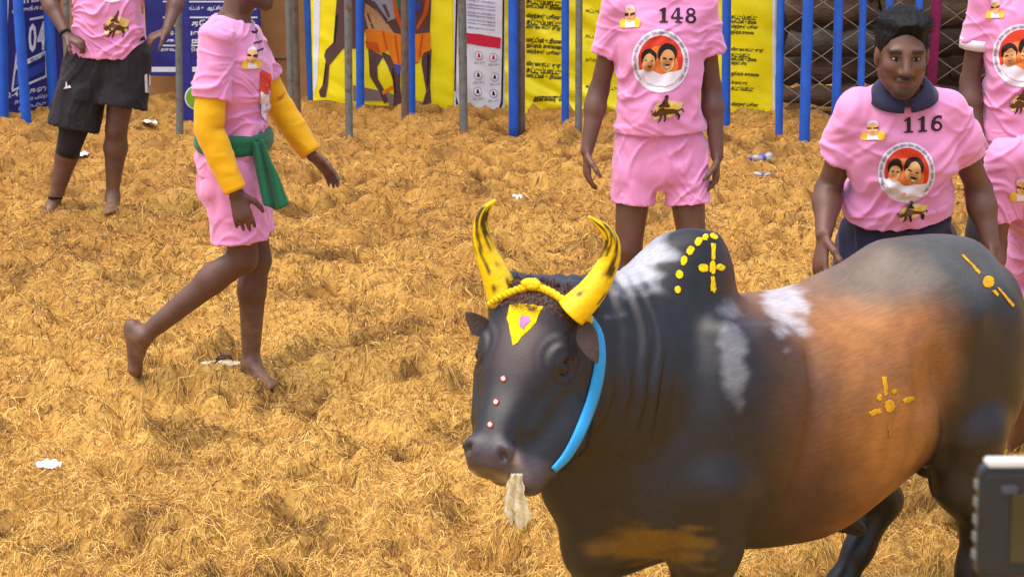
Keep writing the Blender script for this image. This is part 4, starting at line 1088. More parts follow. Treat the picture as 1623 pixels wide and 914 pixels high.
def person(label, J, f, skin, vox=.006, girth=1.0, shirt=None, shorts=None, headf=None, headup=None, hands=None, feet=None, hair='short', hs=1.0, seed=1, stub=.0, sleeve=.62, sl_r=(.080, .071), hem_t=-.22, leg_r=(.108, .112), leg_t=(.70, .70), shirt_w=1.0, collar=None, group='young men in pink jerseys'):
    f = nrm(f); root = empty('person', ((J['anL'][0] + J['anR'][0]) / 2, (J['anL'][1] + J['anR'][1]) / 2, 0), label, 'person', group)
    pel = (J['hipL'] + J['hipR']) / 2; nk = J['neck']; ex = nk - pel; Lt = np.linalg.norm(ex); ex = nrm(ex)
    lat = nrm((J['shL'] - J['shR']) * .7 + (J['hipL'] - J['hipR']) * .3); lat = nrm(lat - ex * (lat @ ex))
    fr = np.cross(lat, ex); fr = fr if fr @ f > 0 else -fr
    W = np.linalg.norm(J['shL'] - J['shR'])
    g = girth
    b = [loft(pel, ex, lat, fr, [(-.20 * Lt, 0, 0, .03, .03), (-.14 * Lt, 0, -.01, .12 * g, .09 * g), (-.02 * Lt, 0, -.01, .158 * g, .110 * g), (.15 * Lt, 0, 0, .150 * g, .105 * g), (.36 * Lt, 0, .005, .134 * g, .096 * g), (.6 * Lt, 0, .005, .150 * g, .108 * g), (.8 * Lt, 0, 0, .142, .092), (.92 * Lt, 0, -.01, .095, .066), (1.0 * Lt, 0, -.012, .06, .055), (1.04 * Lt, 0, -.012, .03, .03)], k=.03, n=2.2)]
    hc = J['head']; hu = nrm(headup if headup is not None else hc - nk); hf = nrm(headf if headf is not None else f); hf = nrm(hf - hu * (hf @ hu))
    hp, hfun, hA = head_prims(hc, hf, hu, hs); b += hp
    b.append(cone(nk - ex * .03, hfun(0, -.025, -.06), .060, .052 * hs, k=.03))
    for s in ('L', 'R'):
        sh, el, wr = J['sh' + s], J['el' + s], J['wr' + s]
        b.append(cone(nk - ex * .055, sh, .052, .040, k=.05)); b.append(ell(sh, (.046, .046, .046), None, .04))
        b += [cone(sh, el, .046 * g, .038 * g, k=.03), cone(el, el + (wr - el) * .3, .039, .042, k=.02), cone(el + (wr - el) * .3, wr, .042, .026, k=.02, flat=(fr, .85))]
        hd = (hands or {}).get(s, {})
        d_ = nrm(hd.get('d', wr - el)); n_ = hd.get('n', -lat if s == 'L' else lat); t_ = hd.get('t', fr)
        b += hand_prims(wr, d_, np.asarray(n_, float), np.asarray(t_, float), hd.get('curl', .55), hd.get('spread', .4))
        hp_, kn, an = J['hip' + s], J['kn' + s], J['an' + s]
        b += [cone(hp_, kn, .088 * g, .055 * (.5 + .5 * g), k=.03), cone(kn, kn + (an - kn) * .28 - f * .012, .052 * (.5 + .5 * g), .056 * g, k=.025), cone(kn + (an - kn) * .28 - f * .012, an, .056 * g, .034, k=.025)]
        sd = kn - hp_; ld = an - kn; kf = nrm(f - nrm(ld) * (f @ nrm(ld))); kl = nrm(np.cross(kf, ld))
        b += [ell(kn + kf * .034 * (.6 + .4 * g), (.026, .022, .030), None, k=.02), cone(kn + ld * .10 + kf * .022, kn + ld * .85 + kf * .012, .024, .016, k=.02)]
        b += [ell(kn + ld * .26 - kf * .026 + kl * .017 * q_, np.array((.030, .034, .085)) * g, np.array([kl, kf, nrm(ld)]), k=.025) for q_ in (-1, 1)]
        b += [ell(an + kl * .026 * q_ + np.array([0, 0, .004]), (.013, .013, .015), None, k=.012) for q_ in (-1, 1)]
        b += [cone(hp_ + sd * .25 + kf * .03, kn - sd * .12 + kf * .022, .052 * g, .036, k=.03)]
        fa = wr - el; b += [ell(el + fa * .22 + nrm(np.cross(fa, fr)) * .010, (.034, .034, .070), np.array([nrm(np.cross(fa, fr)), nrm(np.cross(fa, np.cross(fa, fr))), nrm(fa)]), k=.02), ell(el - nrm(fr) * .020, (.018, .018, .022), None, k=.015)]
        tf = (feet or {}).get(s, f); b += foot_prims(an, np.asarray(tf, float), 1 if s == 'R' else -1)
    V, F = build(b, vox, None, 2)
    N = vnormals(V, F)
    base = np.array(srgb(*skin)[:3]); nz_ = fbm(V * 9, 3, seed); c = base * (1 + .14 * nz_)[:, None]
    q = (V - hc) @ hA.T / hs; qx, qy, qz = q[:, 0], q[:, 1], q[:, 2]
    def paint(m, col, k):
        nonlocal c
        a = (np.clip(m, 0, 1) * k)[:, None]; c = c * (1 - a) + np.array(srgb(*col)[:3]) * a
    face = (qy > .03) & (np.abs(qz) < .14) & (np.abs(qx) < .09)
    ax_ = np.abs(qx)
    paint(face * sstep(.010, .004, np.abs(qz - .031 + .12 * np.abs(ax_ - .034))) * sstep(.012, .018, ax_) * sstep(.060, .050, ax_), (24, 18, 18), .9)       # brows
    paint(face * sstep(.022, .010, np.hypot((ax_ - .031) * .8, (qz - .008) * 1.5)), (50, 34, 30), .55)                                                # lids
    paint(face * sstep(.010, .003, np.abs(qz + .067)) * sstep(.030, .022, ax_), (92, 48, 48), .6)
    if stub:
        paint(face * sstep(.011, .004, np.abs(qz + .050 + .16 * ax_)) * sstep(.040, .030, ax_), (30, 22, 20), .7 * stub)                               # moustache
        paint((qy > -.02) * sstep(-.070, -.088, qz) * (qz > -.14) * (ax_ < .08), (34, 26, 24), .65 * stub)
        paint((qy > .0) * sstep(.045, .060, ax_) * sstep(.0, -.04, qz) * (qz > -.13), (38, 28, 26), .4 * stub)
    for s in ('L', 'R'):                                            # darker knees and elbows, coir dust on the feet
        for jn, r_ in (('kn', .055), ('el', .04)):
            paint(np.exp(-(np.linalg.norm(V - J[jn + s], axis=1) / (r_ * 1.3)) ** 2) * (1 + .5 * nz_), (62, 42, 36), .35)
    fine = fbm(V * 45, 3, seed + 2)
    paint(sstep(.30, .02, V[:, 2] + .12 * nz_) * (.55 + .7 * fine), (168, 128, 84), .55)
    c = c * (1 + .10 * fine)[:, None]
    body_ = link('body', fast_mesh('body', V, F, True, np.clip(c, .004, .8)), M['skin'], root)
    eyes(hc, hf, hu, body_, hs)
    # hair
    def hh_(x, y, z): return hfun(x, y, z)
    hr = [ell(hh_(0, -.022, .050), np.array((.083, .103, .088)) * hs, hA, .02)]
    if hair == 'quiff':
        hr += [ell(hh_(-.012, .035, .104), np.array((.060, .056, .030)) * hs, hA, .02), ell(hh_(.02, -.02, .110), np.array((.060, .07, .026)) * hs, hA, .02), ell(hh_(-.03, .0, .108), np.array((.048, .06, .026)) * hs, hA, .02)]
    def hpost(g_, D):
        q_ = (g_ - hc.astype(np.float32)) @ hA.T.astype(np.float32) / hs
        line = q_[..., 1] - (.052 + .30 * (q_[..., 2] - .075)) if hair != 'quiff' else q_[..., 1] - (.060 + .55 * (q_[..., 2] - .066))
        low = np.maximum(-.035 - q_[..., 2] + .25 * np.maximum(q_[..., 1], -.05) * 2.2, q_[..., 1] - .078 if hair != 'quiff' else q_[..., 1] - .092)
        return np.maximum(np.maximum(D, np.minimum(line, .03) * .8), low)
    Vh, Fh = build(hr, max(vox * .9, .004), hpost, 1)
    Nh = vnormals(Vh, Fh)
    qh = (Vh - hc) @ hA.T
    tuft = fbm(np.stack([qh[:, 0] * 90 + qh[:, 2] * 25, qh[:, 1] * 34, qh[:, 2] * 40], 1), 3, seed + 9)
    Vh = Vh + Nh * (.0055 * tuft + .003 * fbm(qh * 30, 2, seed))[:, None] * hs
    link('hair', fast_mesh('hair', Vh, Fh), M['hair'], root)
    # strands over the cap of hair
    nS = 1500 if hair == 'quiff' else 250; rr = np.random.default_rng(seed); pick = rr.integers(0, len(Vh), nS)
    sv = []; sf = []
    for i_, vi in enumerate(pick):
        p0 = Vh[vi]; n0 = Nh[vi]; qq = (p0 - hc) @ hA.T
        comb = nrm(hA[1] * -.9 + hA[0] * (.5 * rr.normal() + 2 * qq[0]) + n0 * (.22 if qq[2] > .07 * hs else .08) + hA[2] * (.12 if qq[2] > .06 * hs else -.7))
        ln_ = (.026 if qq[2] > .06 * hs else .010) * (.6 + .8 * rr.random()); sd_ = nrm(np.cross(comb, n0)) * .0011
        p1 = p0 + comb * ln_ * .5 + n0 * .002; p2 = p0 + comb * ln_ - n0 * .001
        k_ = len(sv); sv += [p0 - sd_, p0 + sd_, p1 + sd_, p1 - sd_, p2]; sf += [(k_, k_+1, k_+2), (k_, k_+2, k_+3), (k_+3, k_+2, k_+4)]
    st_ = link('hair_strands', fast_mesh('hair_strands', np.array(sv), np.array(sf), True), M['hair'], root); st_['kind'] = 'stuff'
    out = {'root': root, 'body': body_, 'pel': pel, 'ex': ex, 'lat': lat, 'fr': fr, 'Lt': Lt}
    # shirt
    if shirt:
        sw = shirt_w; ht = hem_t * Lt
        st = [(ht - .03, 0, .0, .186 * sw * g, .138 * g), (ht + .03, 0, .0, .184 * sw * g, .137 * g), (max(.2 * Lt, ht + .07), 0, .005, .179 * sw * g, .134 * g), (.42 * Lt, 0, .008, .170 * sw * g, .128 * g), (.6 * Lt, 0, .008, .178 * sw, .132), (.8 * Lt, 0, .002, .168 * sw, .118), (.93 * Lt, 0, -.01, .13, .092), (1.0 * Lt, 0, -.012, .085, .07), (1.05 * Lt, 0, -.012, .05, .05)]
        sp = [loft(pel, ex, lat, fr, st, k=.03, n=2.3)]
        ends = []
        for s in ('L', 'R'):
            sh, el = J['sh' + s], J['el' + s]; se = sh + (el - sh) * sleeve; dr = nrm(el - sh)
            sp.append(cone(nk - ex * .05, sh, .064, .055, k=.05))
            sp.append(open_tube(sh - dr * .005, se, sl_r[0] * .80, sl_r[1], k=.03))
            ends.append((se, dr, sl_r[1]))
        nb_ = nk + ex * .012 + fr * .012
        sp.append(ell(nb_ + ex * .04, (.080, .085, .085), np.array([lat, fr, ex]), .012, 'sub'))
        def spost(g_, D):
            hemd = ((pel + ex * ht).astype(np.float32) - g_) @ (ex).astype(np.float32)
            hol = np.maximum(D + .010, -hemd - .05)
            D = np.maximum(np.maximum(D, hemd), -hol)
            return D
        Vs, Fs = build(sp, min(vox, .005), spost, 1)
        Ns = vnormals(Vs, Fs)
        Vs = folds(Vs, Ns, pel, lat, ex, .0105, seed + 20, hem=.06)
        out['shirt'] = link('shirt', fast_mesh('shirt', Vs, Fs), M[shirt], root); out['sbvh'] = bvh_of(Vs, Fs)
        for (se, dr, r_) in ends:                                    # stitched cuffs
            ring = []; a_ = nrm(np.cross(dr, fr)); b_ = np.cross(dr, a_)
        # collar trim
    if shorts:
        hp2 = [loft(pel, ex, lat, fr, [(-.26 * Lt, 0, -.005, .10 * g, .09 * g), (-.16 * Lt, 0, -.008, .170 * g, .122 * g), (-.02 * Lt, 0, -.008, .172 * g, .126 * g), (.14 * Lt, 0, 0, .166 * g, .120 * g), (.24 * Lt, 0, 0, .155 * g, .112 * g)], k=.04, n=2.3)]
        ends2 = []
        for i, s in enumerate(('L', 'R')):
            hp_, kn = J['hip' + s], J['kn' + s]; se = hp_ + (kn - hp_) * leg_t[i]; dr = nrm(kn - hp_)
            hp2.append(open_tube(hp_, se, leg_r[0] * g, leg_r[1] * g, k=.03)); ends2.append((se, dr, leg_r[1] * g))
        def bpost(g_, D):
            for (se, dr, r_) in ends2:
                pd = (g_ - se.astype(np.float32)); al = pd @ dr.astype(np.float32)
                rad = np.sqrt(np.maximum((pd * pd).sum(-1) - al * al, 0))
                D = np.where(rad < r_ + .035, np.maximum(D, np.where(al < .2, al, D)), D)
            return D
        Vb, Fb = build(hp2, vox, None, 2)
        Nb = vnormals(Vb, Fb)
        Vb = folds(Vb, Nb, pel - ex * .25, lat, ex, .0080, seed + 31, ang=1.15)
        out['shorts'] = link('shorts', fast_mesh('shorts', Vb, Fb), M[shorts], root); out['bbvh'] = bvh_of(Vb, Fb)
    return out

# prints on the jerseys
INK2 = {'red': flat('print_red', 222, 66, 40), 'org': flat('print_orange', 240, 130, 60), 'face': flat('print_face', 226, 170, 110), 'face2': flat('print_face_dark', 200, 140, 84), 'hair': flat('print_hair', 44, 28, 30), 'wht': flat('print_white', 238, 230, 236), 'yel': flat('print_yellow', 246, 196, 60), 'pale': flat('print_pale_yellow', 244, 214, 130), 'ring': flat('print_ring_grey', 168, 150, 176), 'num': flat('print_number', 52, 28, 44), 'lil': flat('print_lilac', 226, 210, 222), 'brwn': flat('print_brown', 96, 58, 34)}
def sprint(o, name, polys, ink, off, parent, grid=4): return decal_px(name, polys, o['sbvh'], INK2[ink], parent, .003 + (off - .003) * 1.9, min(grid, 4))
def portrait(o, cx, cy, rx, ry, tilt=0.):
    sh = o['shirt']; ca, sa = math.cos(tilt), math.sin(tilt)
    def T(pl): return [(cx + rx * (x * ca - y * sa), cy + ry * (x * sa + y * ca)) for x, y in pl]
    E_ = lambda x, y, a, b=None, n=22: T(circ(x, y, a, b, n))
    sprint(o, 'portrait_print', [E_(0, 0, 1, 1, 40)], 'wht', .0030, sh)
    # lettering band round the rim
    dots = []
    for i in range(46):
        a = math.pi * (.78 + 1.44 * i / 45); w_ = .022 + .014 * ((i * 7) % 3); h_ = .05 + .025 * ((i * 5) % 3)
        c_, s_ = math.cos(a), math.sin(a); r0 = .90 - h_ / 2; r1 = .90 + h_ / 2
        dots.append(T([(r0 * c_ - w_ * s_, r0 * s_ + w_ * c_), (r1 * c_ - w_ * s_, r1 * s_ + w_ * c_), (r1 * c_ + w_ * s_, r1 * s_ - w_ * c_), (r0 * c_ + w_ * s_, r0 * s_ - w_ * c_)]))
    d_ = sprint(o, 'rim_lettering', dots, 'ring', .0036, sh)
    if d_: d_['kind'] = 'stuff'
    sprint(o, 'portrait_print', [E_(0, -.02, .78, .80, 36)], 'red', .0036, sh)
    sprint(o, 'portrait_print', [E_(.0, .12, .62, .60, 30)], 'org', .0042, sh)
    # two men side by side in white shirts
    sprint(o, 'portrait_print', [T([(-.72, .34), (-.55, .22), (-.28, .30), (.05, .42), (.30, .34), (.50, .30), (.76, .22), (.70, .42), (.5, .66), (.2, .80), (-.15, .80), (-.45, .68)])], 'wht', .0050, sh)
    for (x, y, s_, st) in ((-.42, -.02, .80, 0), (.22, -.12, 1.0, 1)):
        sprint(o, 'portrait_print', [E_(x, y - .12 * s_, .34 * s_, .34 * s_)], 'hair', .0056, sh)
        sprint(o, 'portrait_print', [E_(x + .02, y + .10 * s_, .265 * s_, .36 * s_)], 'face', .0062, sh)
        sprint(o, 'portrait_print', [E_(x + .02, y + .24 * s_, .19 * s_, .17 * s_)], 'face2', .0066, sh)
        for k in (-1, 1):
            sprint(o, 'portrait_print', [E_(x + .02 + k * .11 * s_, y + .02 * s_, .075 * s_, .030 * s_, 10)], 'hair', .0070, sh)
        sprint(o, 'portrait_print', [E_(x + .02, y + .215 * s_, (.12 if st else .09) * s_, (.030 if st else .018) * s_, 12)], 'hair', .0072, sh)
        sprint(o, 'portrait_print', [E_(x + .02, y + .285 * s_, .08 * s_, .022 * s_, 10)], 'wht' if st else 'red', .0074, sh)
def badge(o, cx, cy, w, h):
    sh = o['shirt']; T = lambda pl: [(cx + x * w / 2, cy + y * h / 2) for x, y in pl]
    sprint(o, 'badge_print', [T([(-1, .95), (-1.02, .45), (-.8, .12), (-.4, .3), (.3, .25), (.75, .05), (1, .35), (1, .8), (.8, 1), (-.7, 1)])], 'yel', .0035, sh, 4)
    sprint(o, 'badge_print', [T([(-.4, .35), (.35, .3), (.5, .95), (-.45, .98)])], 'wht', .0040, sh, 4)
    sprint(o, 'badge_print', [T([(-.52, -.5), (-.42, -.9), (0, -1.05), (.42, -.88), (.5, -.45), (.0, -.55)])], 'lil', .0042, sh, 4)
    sprint(o, 'badge_print', [T([(-.5, -.5), (-.2, -.72), (.25, -.7), (.5, -.45), (.46, .1), (.3, .42), (.05, .55), (-.25, .45), (-.45, .1)])], 'face', .0046, sh, 4)
    sprint(o, 'badge_print', [T([(-.52, -.30), (-.08, -.22), (-.08, -.05), (-.46, -.08)]), T([(.06, -.22), (.52, -.32), (.46, -.08), (.08, -.05)])], 'hair', .0052, sh, 4)
    sprint(o, 'badge_print', [T([(-.2, .18), (.05, .12), (.25, .2), (.02, .27)])], 'face2', .0052, sh, 4)
def bullprint(o, cx, cy, w, h, tilt=0.):
    sh = o['shirt']; ca, sa = math.cos(tilt), math.sin(tilt)
    T = lambda pl: [(cx + (x * ca) * w / 2 - y * sa * h / 2, cy + y * ca * h / 2 + x * sa * w / 2) for x, y in pl]
    sprint(o, 'bull_print', [T([(-.70, -.25), (-.5, -.6), (-.2, -.45), (.1, -.70), (.55, -.55), (1, -.45), (.82, -.05), (.88, .35), (.5, .40), (.15, .62), (-.35, .55), (-.8, .75), (-.9, .3)])], 'pale', .0035, sh, 4)
    sprint(o, 'bull_print', [T([(-.55, -.1), (-.2, -.3), (.25, -.2), (.5, -.35), (.6, .1), (.1, .3), (-.4, .35)])], 'yel', .0042, sh, 4)
    # a charging bull, head low, and a man clinging to its hump
    for q in ([(-.95, .30), (-.80, .12), (-.62, .10), (-.45, -.10), (-.22, -.22), (-.05, -.05), (.30, -.02), (.55, .08), (.60, .30), (.45, .38), (.1, .34), (-.3, .48), (-.55, .42), (-.72, .50)],
              [(-.98, .12), (-.88, -.05), (-.84, .14)], [(-.78, .10), (-.66, -.08), (-.70, .12)],
              [(-.45, .40), (-.30, .42), (-.42, .80), (-.58, .98), (-.62, .90), (-.52, .74)], [(-.2, .40), (-.05, .38), (-.10, .72), (-.22, .95), (-.28, .88), (-.2, .70)],
              [(.40, .30), (.58, .25), (.72, .58), (.62, .86), (.54, .82), (.58, .60)], [(.55, .12), (.85, -.02), (.98, .30), (.92, .34), (.80, .10), (.60, .22)],
              [(-.30, -.25), (-.22, -.62), (-.05, -.86), (.10, -.80), (.06, -.55), (.20, -.20), (.05, -.12), (-.12, -.2)], [(-.10, -.9), (.0, -1.08), (.14, -1.0), (.12, -.84), (.0, -.80)], [(-.48, -.3), (-.12, -.62), (-.05, -.50), (-.40, -.18)]):
        sprint(o, 'bull_print', [T(q)], 'hair' if random.random() < .6 else 'brwn', .0050, sh, 4)
DIG = {'1': [[(.15, 1), (.85, 1), (.85, .9), (.66, .88), (.66, 0), (.5, 0), (.15, .18), (.15, .26), (.36, .22), (.36, .88), (.15, .9)]],
       '4': [[(.72, .0), (.72, .60), (.98, .60), (.98, .74), (.72, .74), (.72, .89), (.88, .91), (.88, 1), (.30, 1), (.30, .91), (.46, .89), (.46, .74), (0, .74), (0, .60), (.46, .0)], ],
       '8': [circ(.5, .26, .36, .26, 18), circ(.5, .73, .44, .28, 18)],
       '6': [circ(.5, .68, .44, .33, 18), [(.08, .72), (.10, .35), (.3, .08), (.62, .0), (.92, .06), (.9, .24), (.66, .14), (.44, .22), (.36, .5)]]}
HOLE = {'4': [[(.46, .22), (.46, .60), (.17, .60)]], '8': [circ(.5, .27, .17, .11, 12), circ(.5, .73, .20, .14, 12)], '6': [circ(.52, .70, .20, .17, 12)], '1': []}
def number(o, txt_, x, y, w, h, skew=0.):
    sh = o['shirt']; n = len(txt_); cw_ = w / n
    for i, ch in enumerate(txt_):
        T = lambda pl: [(x + i * cw_ + p[0] * cw_ * .92, y + p[1] * h + (i * cw_ + p[0] * cw_) * skew) for p in pl]
        sprint(o, 'number_print', [T(p) for p in DIG[ch]], 'num', .0034, sh, 5)
        for q in HOLE[ch]: decal_px('number_print', [T(q)], o['sbvh'], INK2['pinkhole'], sh, .0042, 5)
INK2['pinkhole'] = M['pink']

# --- the barefoot man in black shorts, far left
def PJ(Y, **k): return {a: P(v[0], v[1], Y + (v[2] if len(v) > 2 else 0)) for a, v in k.items()}
dn = np.array([0, -1., 0])
J = PJ(10.1, neck=(172, -105), head=(172, -152, -.03), shL=(232, -82), shR=(112, -82), elL=(283, -8, .03), elR=(73, -8, .03), wrL=(264, 48, -.12), wrR=(105, 56, -.12), hipL=(200, 92), hipR=(140, 92), knL=(184, 205, -.04), knR=(114, 214, -.04), anL=(178, 308, .0), anR=(84, 325, .0))
A_ = person('man in pink jersey and long black shorts, holding his shirt hem', J, (.05, -1, 0), (104, 72, 58), .007, 1.13, 'pink', 'black_cloth', hands={'L': dict(d=(-.75, -.25, -.35), n=(-.2, .3, -1), t=(-.3, -.8, .6), curl=1.1), 'R': dict(d=(.75, -.25, -.30), n=(.2, .3, -1), t=(.3, -.8, .6), curl=1.1)}, feet={'L': (.12, -1, 0), 'R': (-.45, -1, 0)}, seed=3, hem_t=.02, leg_r=(.118, .128), leg_t=(.66, .90), shirt_w=.98, stub=.5)
# long legging under the shorts on one leg
kn, an = J['knR'], J['anR']; hp_ = J['hipR']
MB().tube([hp_ + (kn - hp_) * .55, hp_ + (kn - hp_) * .8, kn, kn + (an - kn) * .14, kn + (an - kn) * .27], [.104, .092, .076, .069, .066], 24).build('knee_sleeve', M['black_cloth'], A_['root'])
MB().tube([an + (kn - an) * .12 + np.array([0, 0, -.008]), an + (kn - an) * .12 + np.array([0, 0, .008])], [.041, .041], 20).build('ankle_thread', M['hair'], A_['root'])
MB().tube([J['wrR'] - nrm(J['wrR'] - J['elR']) * .022, J['wrR'] - nrm(J['wrR'] - J['elR']) * .008], [.032, .031], 20).build('wrist_thread', M['hair'], A_['root'])
bullprint(A_, 184, 40, 42, 44, .1)
portrait(A_, 177, -32, 32, 36)
sg = INK2['wht']
decal_px('shorts_logo', [[(100, 141), (113, 139), (110, 135), (107, 137), (105, 129), (103, 137)]], A_['bbvh'], sg, A_['shorts'], .004, 5)
for q in ([(228, 119), (232, 117), (233, 147), (229, 146)], [(235, 117), (240, 117), (239, 121), (237, 121), (237, 143), (240, 144), (239, 148), (234, 147)]):
    decal_px('shorts_number', [q], A_['bbvh'], sg, A_['shorts'], .004, 5)

# --- the walking man with yellow arm sleeves
J = PJ(6.95, neck=(368, 32), head=(396, -38), shR=(342, 62, -.19), shL=(392, 62, .19), elR=(330, 205, -.24), elL=(436, 158, .24), wrR=(374, 305, -.26), wrL=(494, 246, .20), hipR=(366, 268, -.09), hipL=(372, 268, .09), knR=(385, 408, -.09), knL=(406, 412, .08), anR=(228, 532, -.08), anL=(397, 572, .09))
B_ = person('walking man in pink jersey with yellow arm sleeves and green sash', J, (1, -.12, 0), (102, 70, 56), .006, .93, 'pink', 'pink', headf=(1, -.1, -.12), headup=(.12, 0, 1), hands={'R': dict(d=(.25, -.05, -1), n=(-.2, 1, 0), t=(1, .1, .2), curl=.45), 'L': dict(d=(.75, -.1, -.75), n=(-.4, -.6, -.5), t=(.5, -.8, .4), curl=.35, spread=.8)}, feet={'R': (.15, -.05, -1), 'L': (.62, -.8, 0)}, seed=5, hem_t=-.02, sleeve=.66, leg_r=(.108, .114), leg_t=(.72, .80), stub=.6)
def arm_sleeve(a, b, c, r, root, seed):
    pts = []; rs = []
    path = [a + (b - a) * t for t in np.linspace(.48, 1, 12)] + [b + (c - b) * t for t in np.linspace(.08, .97, 18)]
    for i, p in enumerate(path):
        t = i / (len(path) - 1); pts.append(p); rs.append((r[0] * (1 - t) + r[1] * t + .004 * math.sin(t * 3.1)) * (1 + .018 * math.sin(i * 1.3 + 2 * math.sin(i * .7) + seed)))
    mb = MB().tube(pts, rs, 24)
    V = np.array(mb.V); cen = np.repeat(np.array(pts), 24, 0)
    V = cen + (V - cen) * (1 + .07 * noise(V * np.array([16, 16, 34.]), seed) + .03 * noise(V * 50, seed))[:, None]; mb.V = [tuple(v) for v in V]
    mb.build('arm_sleeve', M['yellow_cloth'], root)
arm_sleeve(J['shR'], J['elR'], J['wrR'], (.059, .043), B_['root'], 1)
arm_sleeve(J['shL'], J['elL'], J['wrL'], (.056, .043), B_['root'], 4)
pel, ex, lat, fr, Lt = B_['pel'], B_['ex'], B_['lat'], B_['fr'], B_['Lt']
t0 = .20 * Lt
Vw, Fw = build([loft(pel, ex, lat, fr, [(t0 - .034, 0, .005, .179, .136), (t0 - .022, 0, .005, .184, .141), (t0 + .03, 0, .006, .182, .140), (t0 + .042, 0, .006, .176, .135)], k=.01, n=2.3)], .006, None, 2)
Nw = vnormals(Vw, Fw); Vw = Vw + Nw * (.004 * fbm(np.stack([Vw[:, 0] * 4, Vw[:, 1] * 4, Vw[:, 2] * 70], 1), 2, 4))[:, None]
sash = link('sash', fast_mesh('sash', Vw, Fw), M['green_cloth'], B_['root'])
mv = []; mf = []; nu_, nv2 = 9, 16
for i in range(nv2):
    t = i / (nv2 - 1)
    for j in range(nu_):
        u = j / (nu_ - 1) - .5
        px = 408 + 30 * t + u * (20 + 18 * t); py = 222 + 108 * t + 4 * math.cos(u * 6)
        mv.append(P(px, py, 6.95 - .13 + .03 * math.sin(u * 9 + t * 2) - .05 * t))
for i in range(nv2 - 1):
    for j in range(nu_ - 1): mf.append((i*nu_+j, i*nu_+j+1, (i+1)*nu_+j+1, (i+1)*nu_+j))
tail_ = MB().add(mv, mf).build('sash_tail', M['green_cloth'], sash); tm = tail_.modifiers.new('thick', 'SOLIDIFY'); tm.thickness = .012
ss2 = tail_.modifiers.new('sub', 'SUBSURF'); ss2.levels = 1; ss2.render_levels = 1
badge(B_, 398, 92, 30, 34)
sprint(B_, 'number_print', [[(401, 68), (414, 64), (414, 67), (401, 71)], [(403, 81), (416, 76), (416, 79), (403, 84)]], 'num', .004, B_['shirt'])
sprint(B_, 'portrait_print', [[(412, 110), (428, 118), (432, 150), (426, 180), (416, 190), (410, 150)]], 'red', .0035, B_['shirt'])
sprint(B_, 'portrait_print', [[(411, 145), (424, 150), (428, 185), (420, 195), (412, 180)]], 'wht', .0045, B_['shirt'])
# dark neck trim
def neck_trim(o, J, m_='navy_cloth', r=.006):
    nb_ = J['neck'] + o['ex'] * .0 + o['fr'] * .010; pts = []
    for i in range(33):
        a = 2 * math.pi * i / 32
        pts.append(nb_ + o['lat'] * .078 * math.cos(a) + o['fr'] * .082 * math.sin(a) - o['ex'] * (.012 + .028 * max(0, math.sin(a))))
    MB().tube(pts, r, 8, cap=False).build('neck_trim', M[m_], o['shirt'])
neck_trim(B_, J)

# --- man with jersey 148
J = PJ(7.4, neck=(1046, -28), head=(1046, -92, -.02), shL=(1112, 8), shR=(982, 8), elL=(1128, 138, .06), elR=(950, 142, .06), wrL=(1137, 248, -.02), wrR=(930, 240, -.02), hipL=(1081, 232), hipR=(1011, 232), knL=(1098, 392, -.05), knR=(996, 392, -.05), anL=(1108, 528), anR=(984, 528))
C_p = person('standing man in pink jersey number 148 and pink shorts', J, (0, -1, 0), (106, 73, 58), .0055, 1.0, 'pink', 'pink', hands={'L': dict(d=(-.05, -.15, -1), n=(-1, .2, 0), t=(-.1, -1, 0), curl=.75), 'R': dict(d=(.02, -.15, -1), n=(1, .2, 0), t=(.1, -1, 0), curl=.5)}, feet={'L': (.35, -1, 0), 'R': (-.35, -1, 0)}, seed=9, hem_t=.10, sleeve=.56, sl_r=(.080, .070), leg_r=(.094, .094), leg_t=(.57, .57), shirt_w=1.0, stub=.6)
number(C_p, '148', 1042, 12, 64, 24, .02)
badge(C_p, 999, 26, 32, 36)
portrait(C_p, 1047, 97, 45, 50, .04)
bullprint(C_p, 1057, 173, 54, 42, -.08)

# --- man with jersey 116, leaning in
J = PJ(5.62, neck=(1430, 146, -.14), head=(1430, 88, -.22), shL=(1502, 176, -.12), shR=(1356, 176, -.12), elL=(1552, 300, .0), elR=(1314, 300, -.02), wrL=(1572, 392, -.08), wrR=(1306, 372, -.16), hipL=(1464, 392, .05), hipR=(1376, 392, .05), knL=(1490, 585, -.12), knR=(1352, 585, -.12), anL=(1500, 770, .03), anR=(1338, 770, .03))
D_ = person('dark haired man in pink collared jersey number 116 leaning towards the bull', J, (-.03, -1, 0), (106, 72, 56), .0045, 1.0, 'pink', 'navy_cloth', headf=(-.05, -1, -.06), headup=(.0, -.10, 1), hands={'R': dict(d=(-.15, -.35, -1), n=(.9, .4, 0), t=(.4, -.9, .1), curl=.35, spread=.9), 'L': dict(d=(.1, -.3, -1), n=(-.9, .4, 0), t=(-.4, -.9, .1), curl=.4)}, feet={'L': (.3, -1, 0), 'R': (-.3, -1, 0)}, hair='quiff', seed=14, hs=.94, hem_t=.27, sleeve=.55, sl_r=(.076, .068), leg_r=(.108, .114), leg_t=(.7, .7), shirt_w=.95, stub=1.0)
number(D_, '116', 1430, 186, 66, 25, -.06)
badge(D_, 1384, 206, 38, 32)
portrait(D_, 1437, 273, 45, 48, .15)
bullprint(D_, 1446, 334, 50, 32, -.12)
cv = []; cf = []
nb_ = J['neck'] + D_['fr'] * .012; ncol = 40
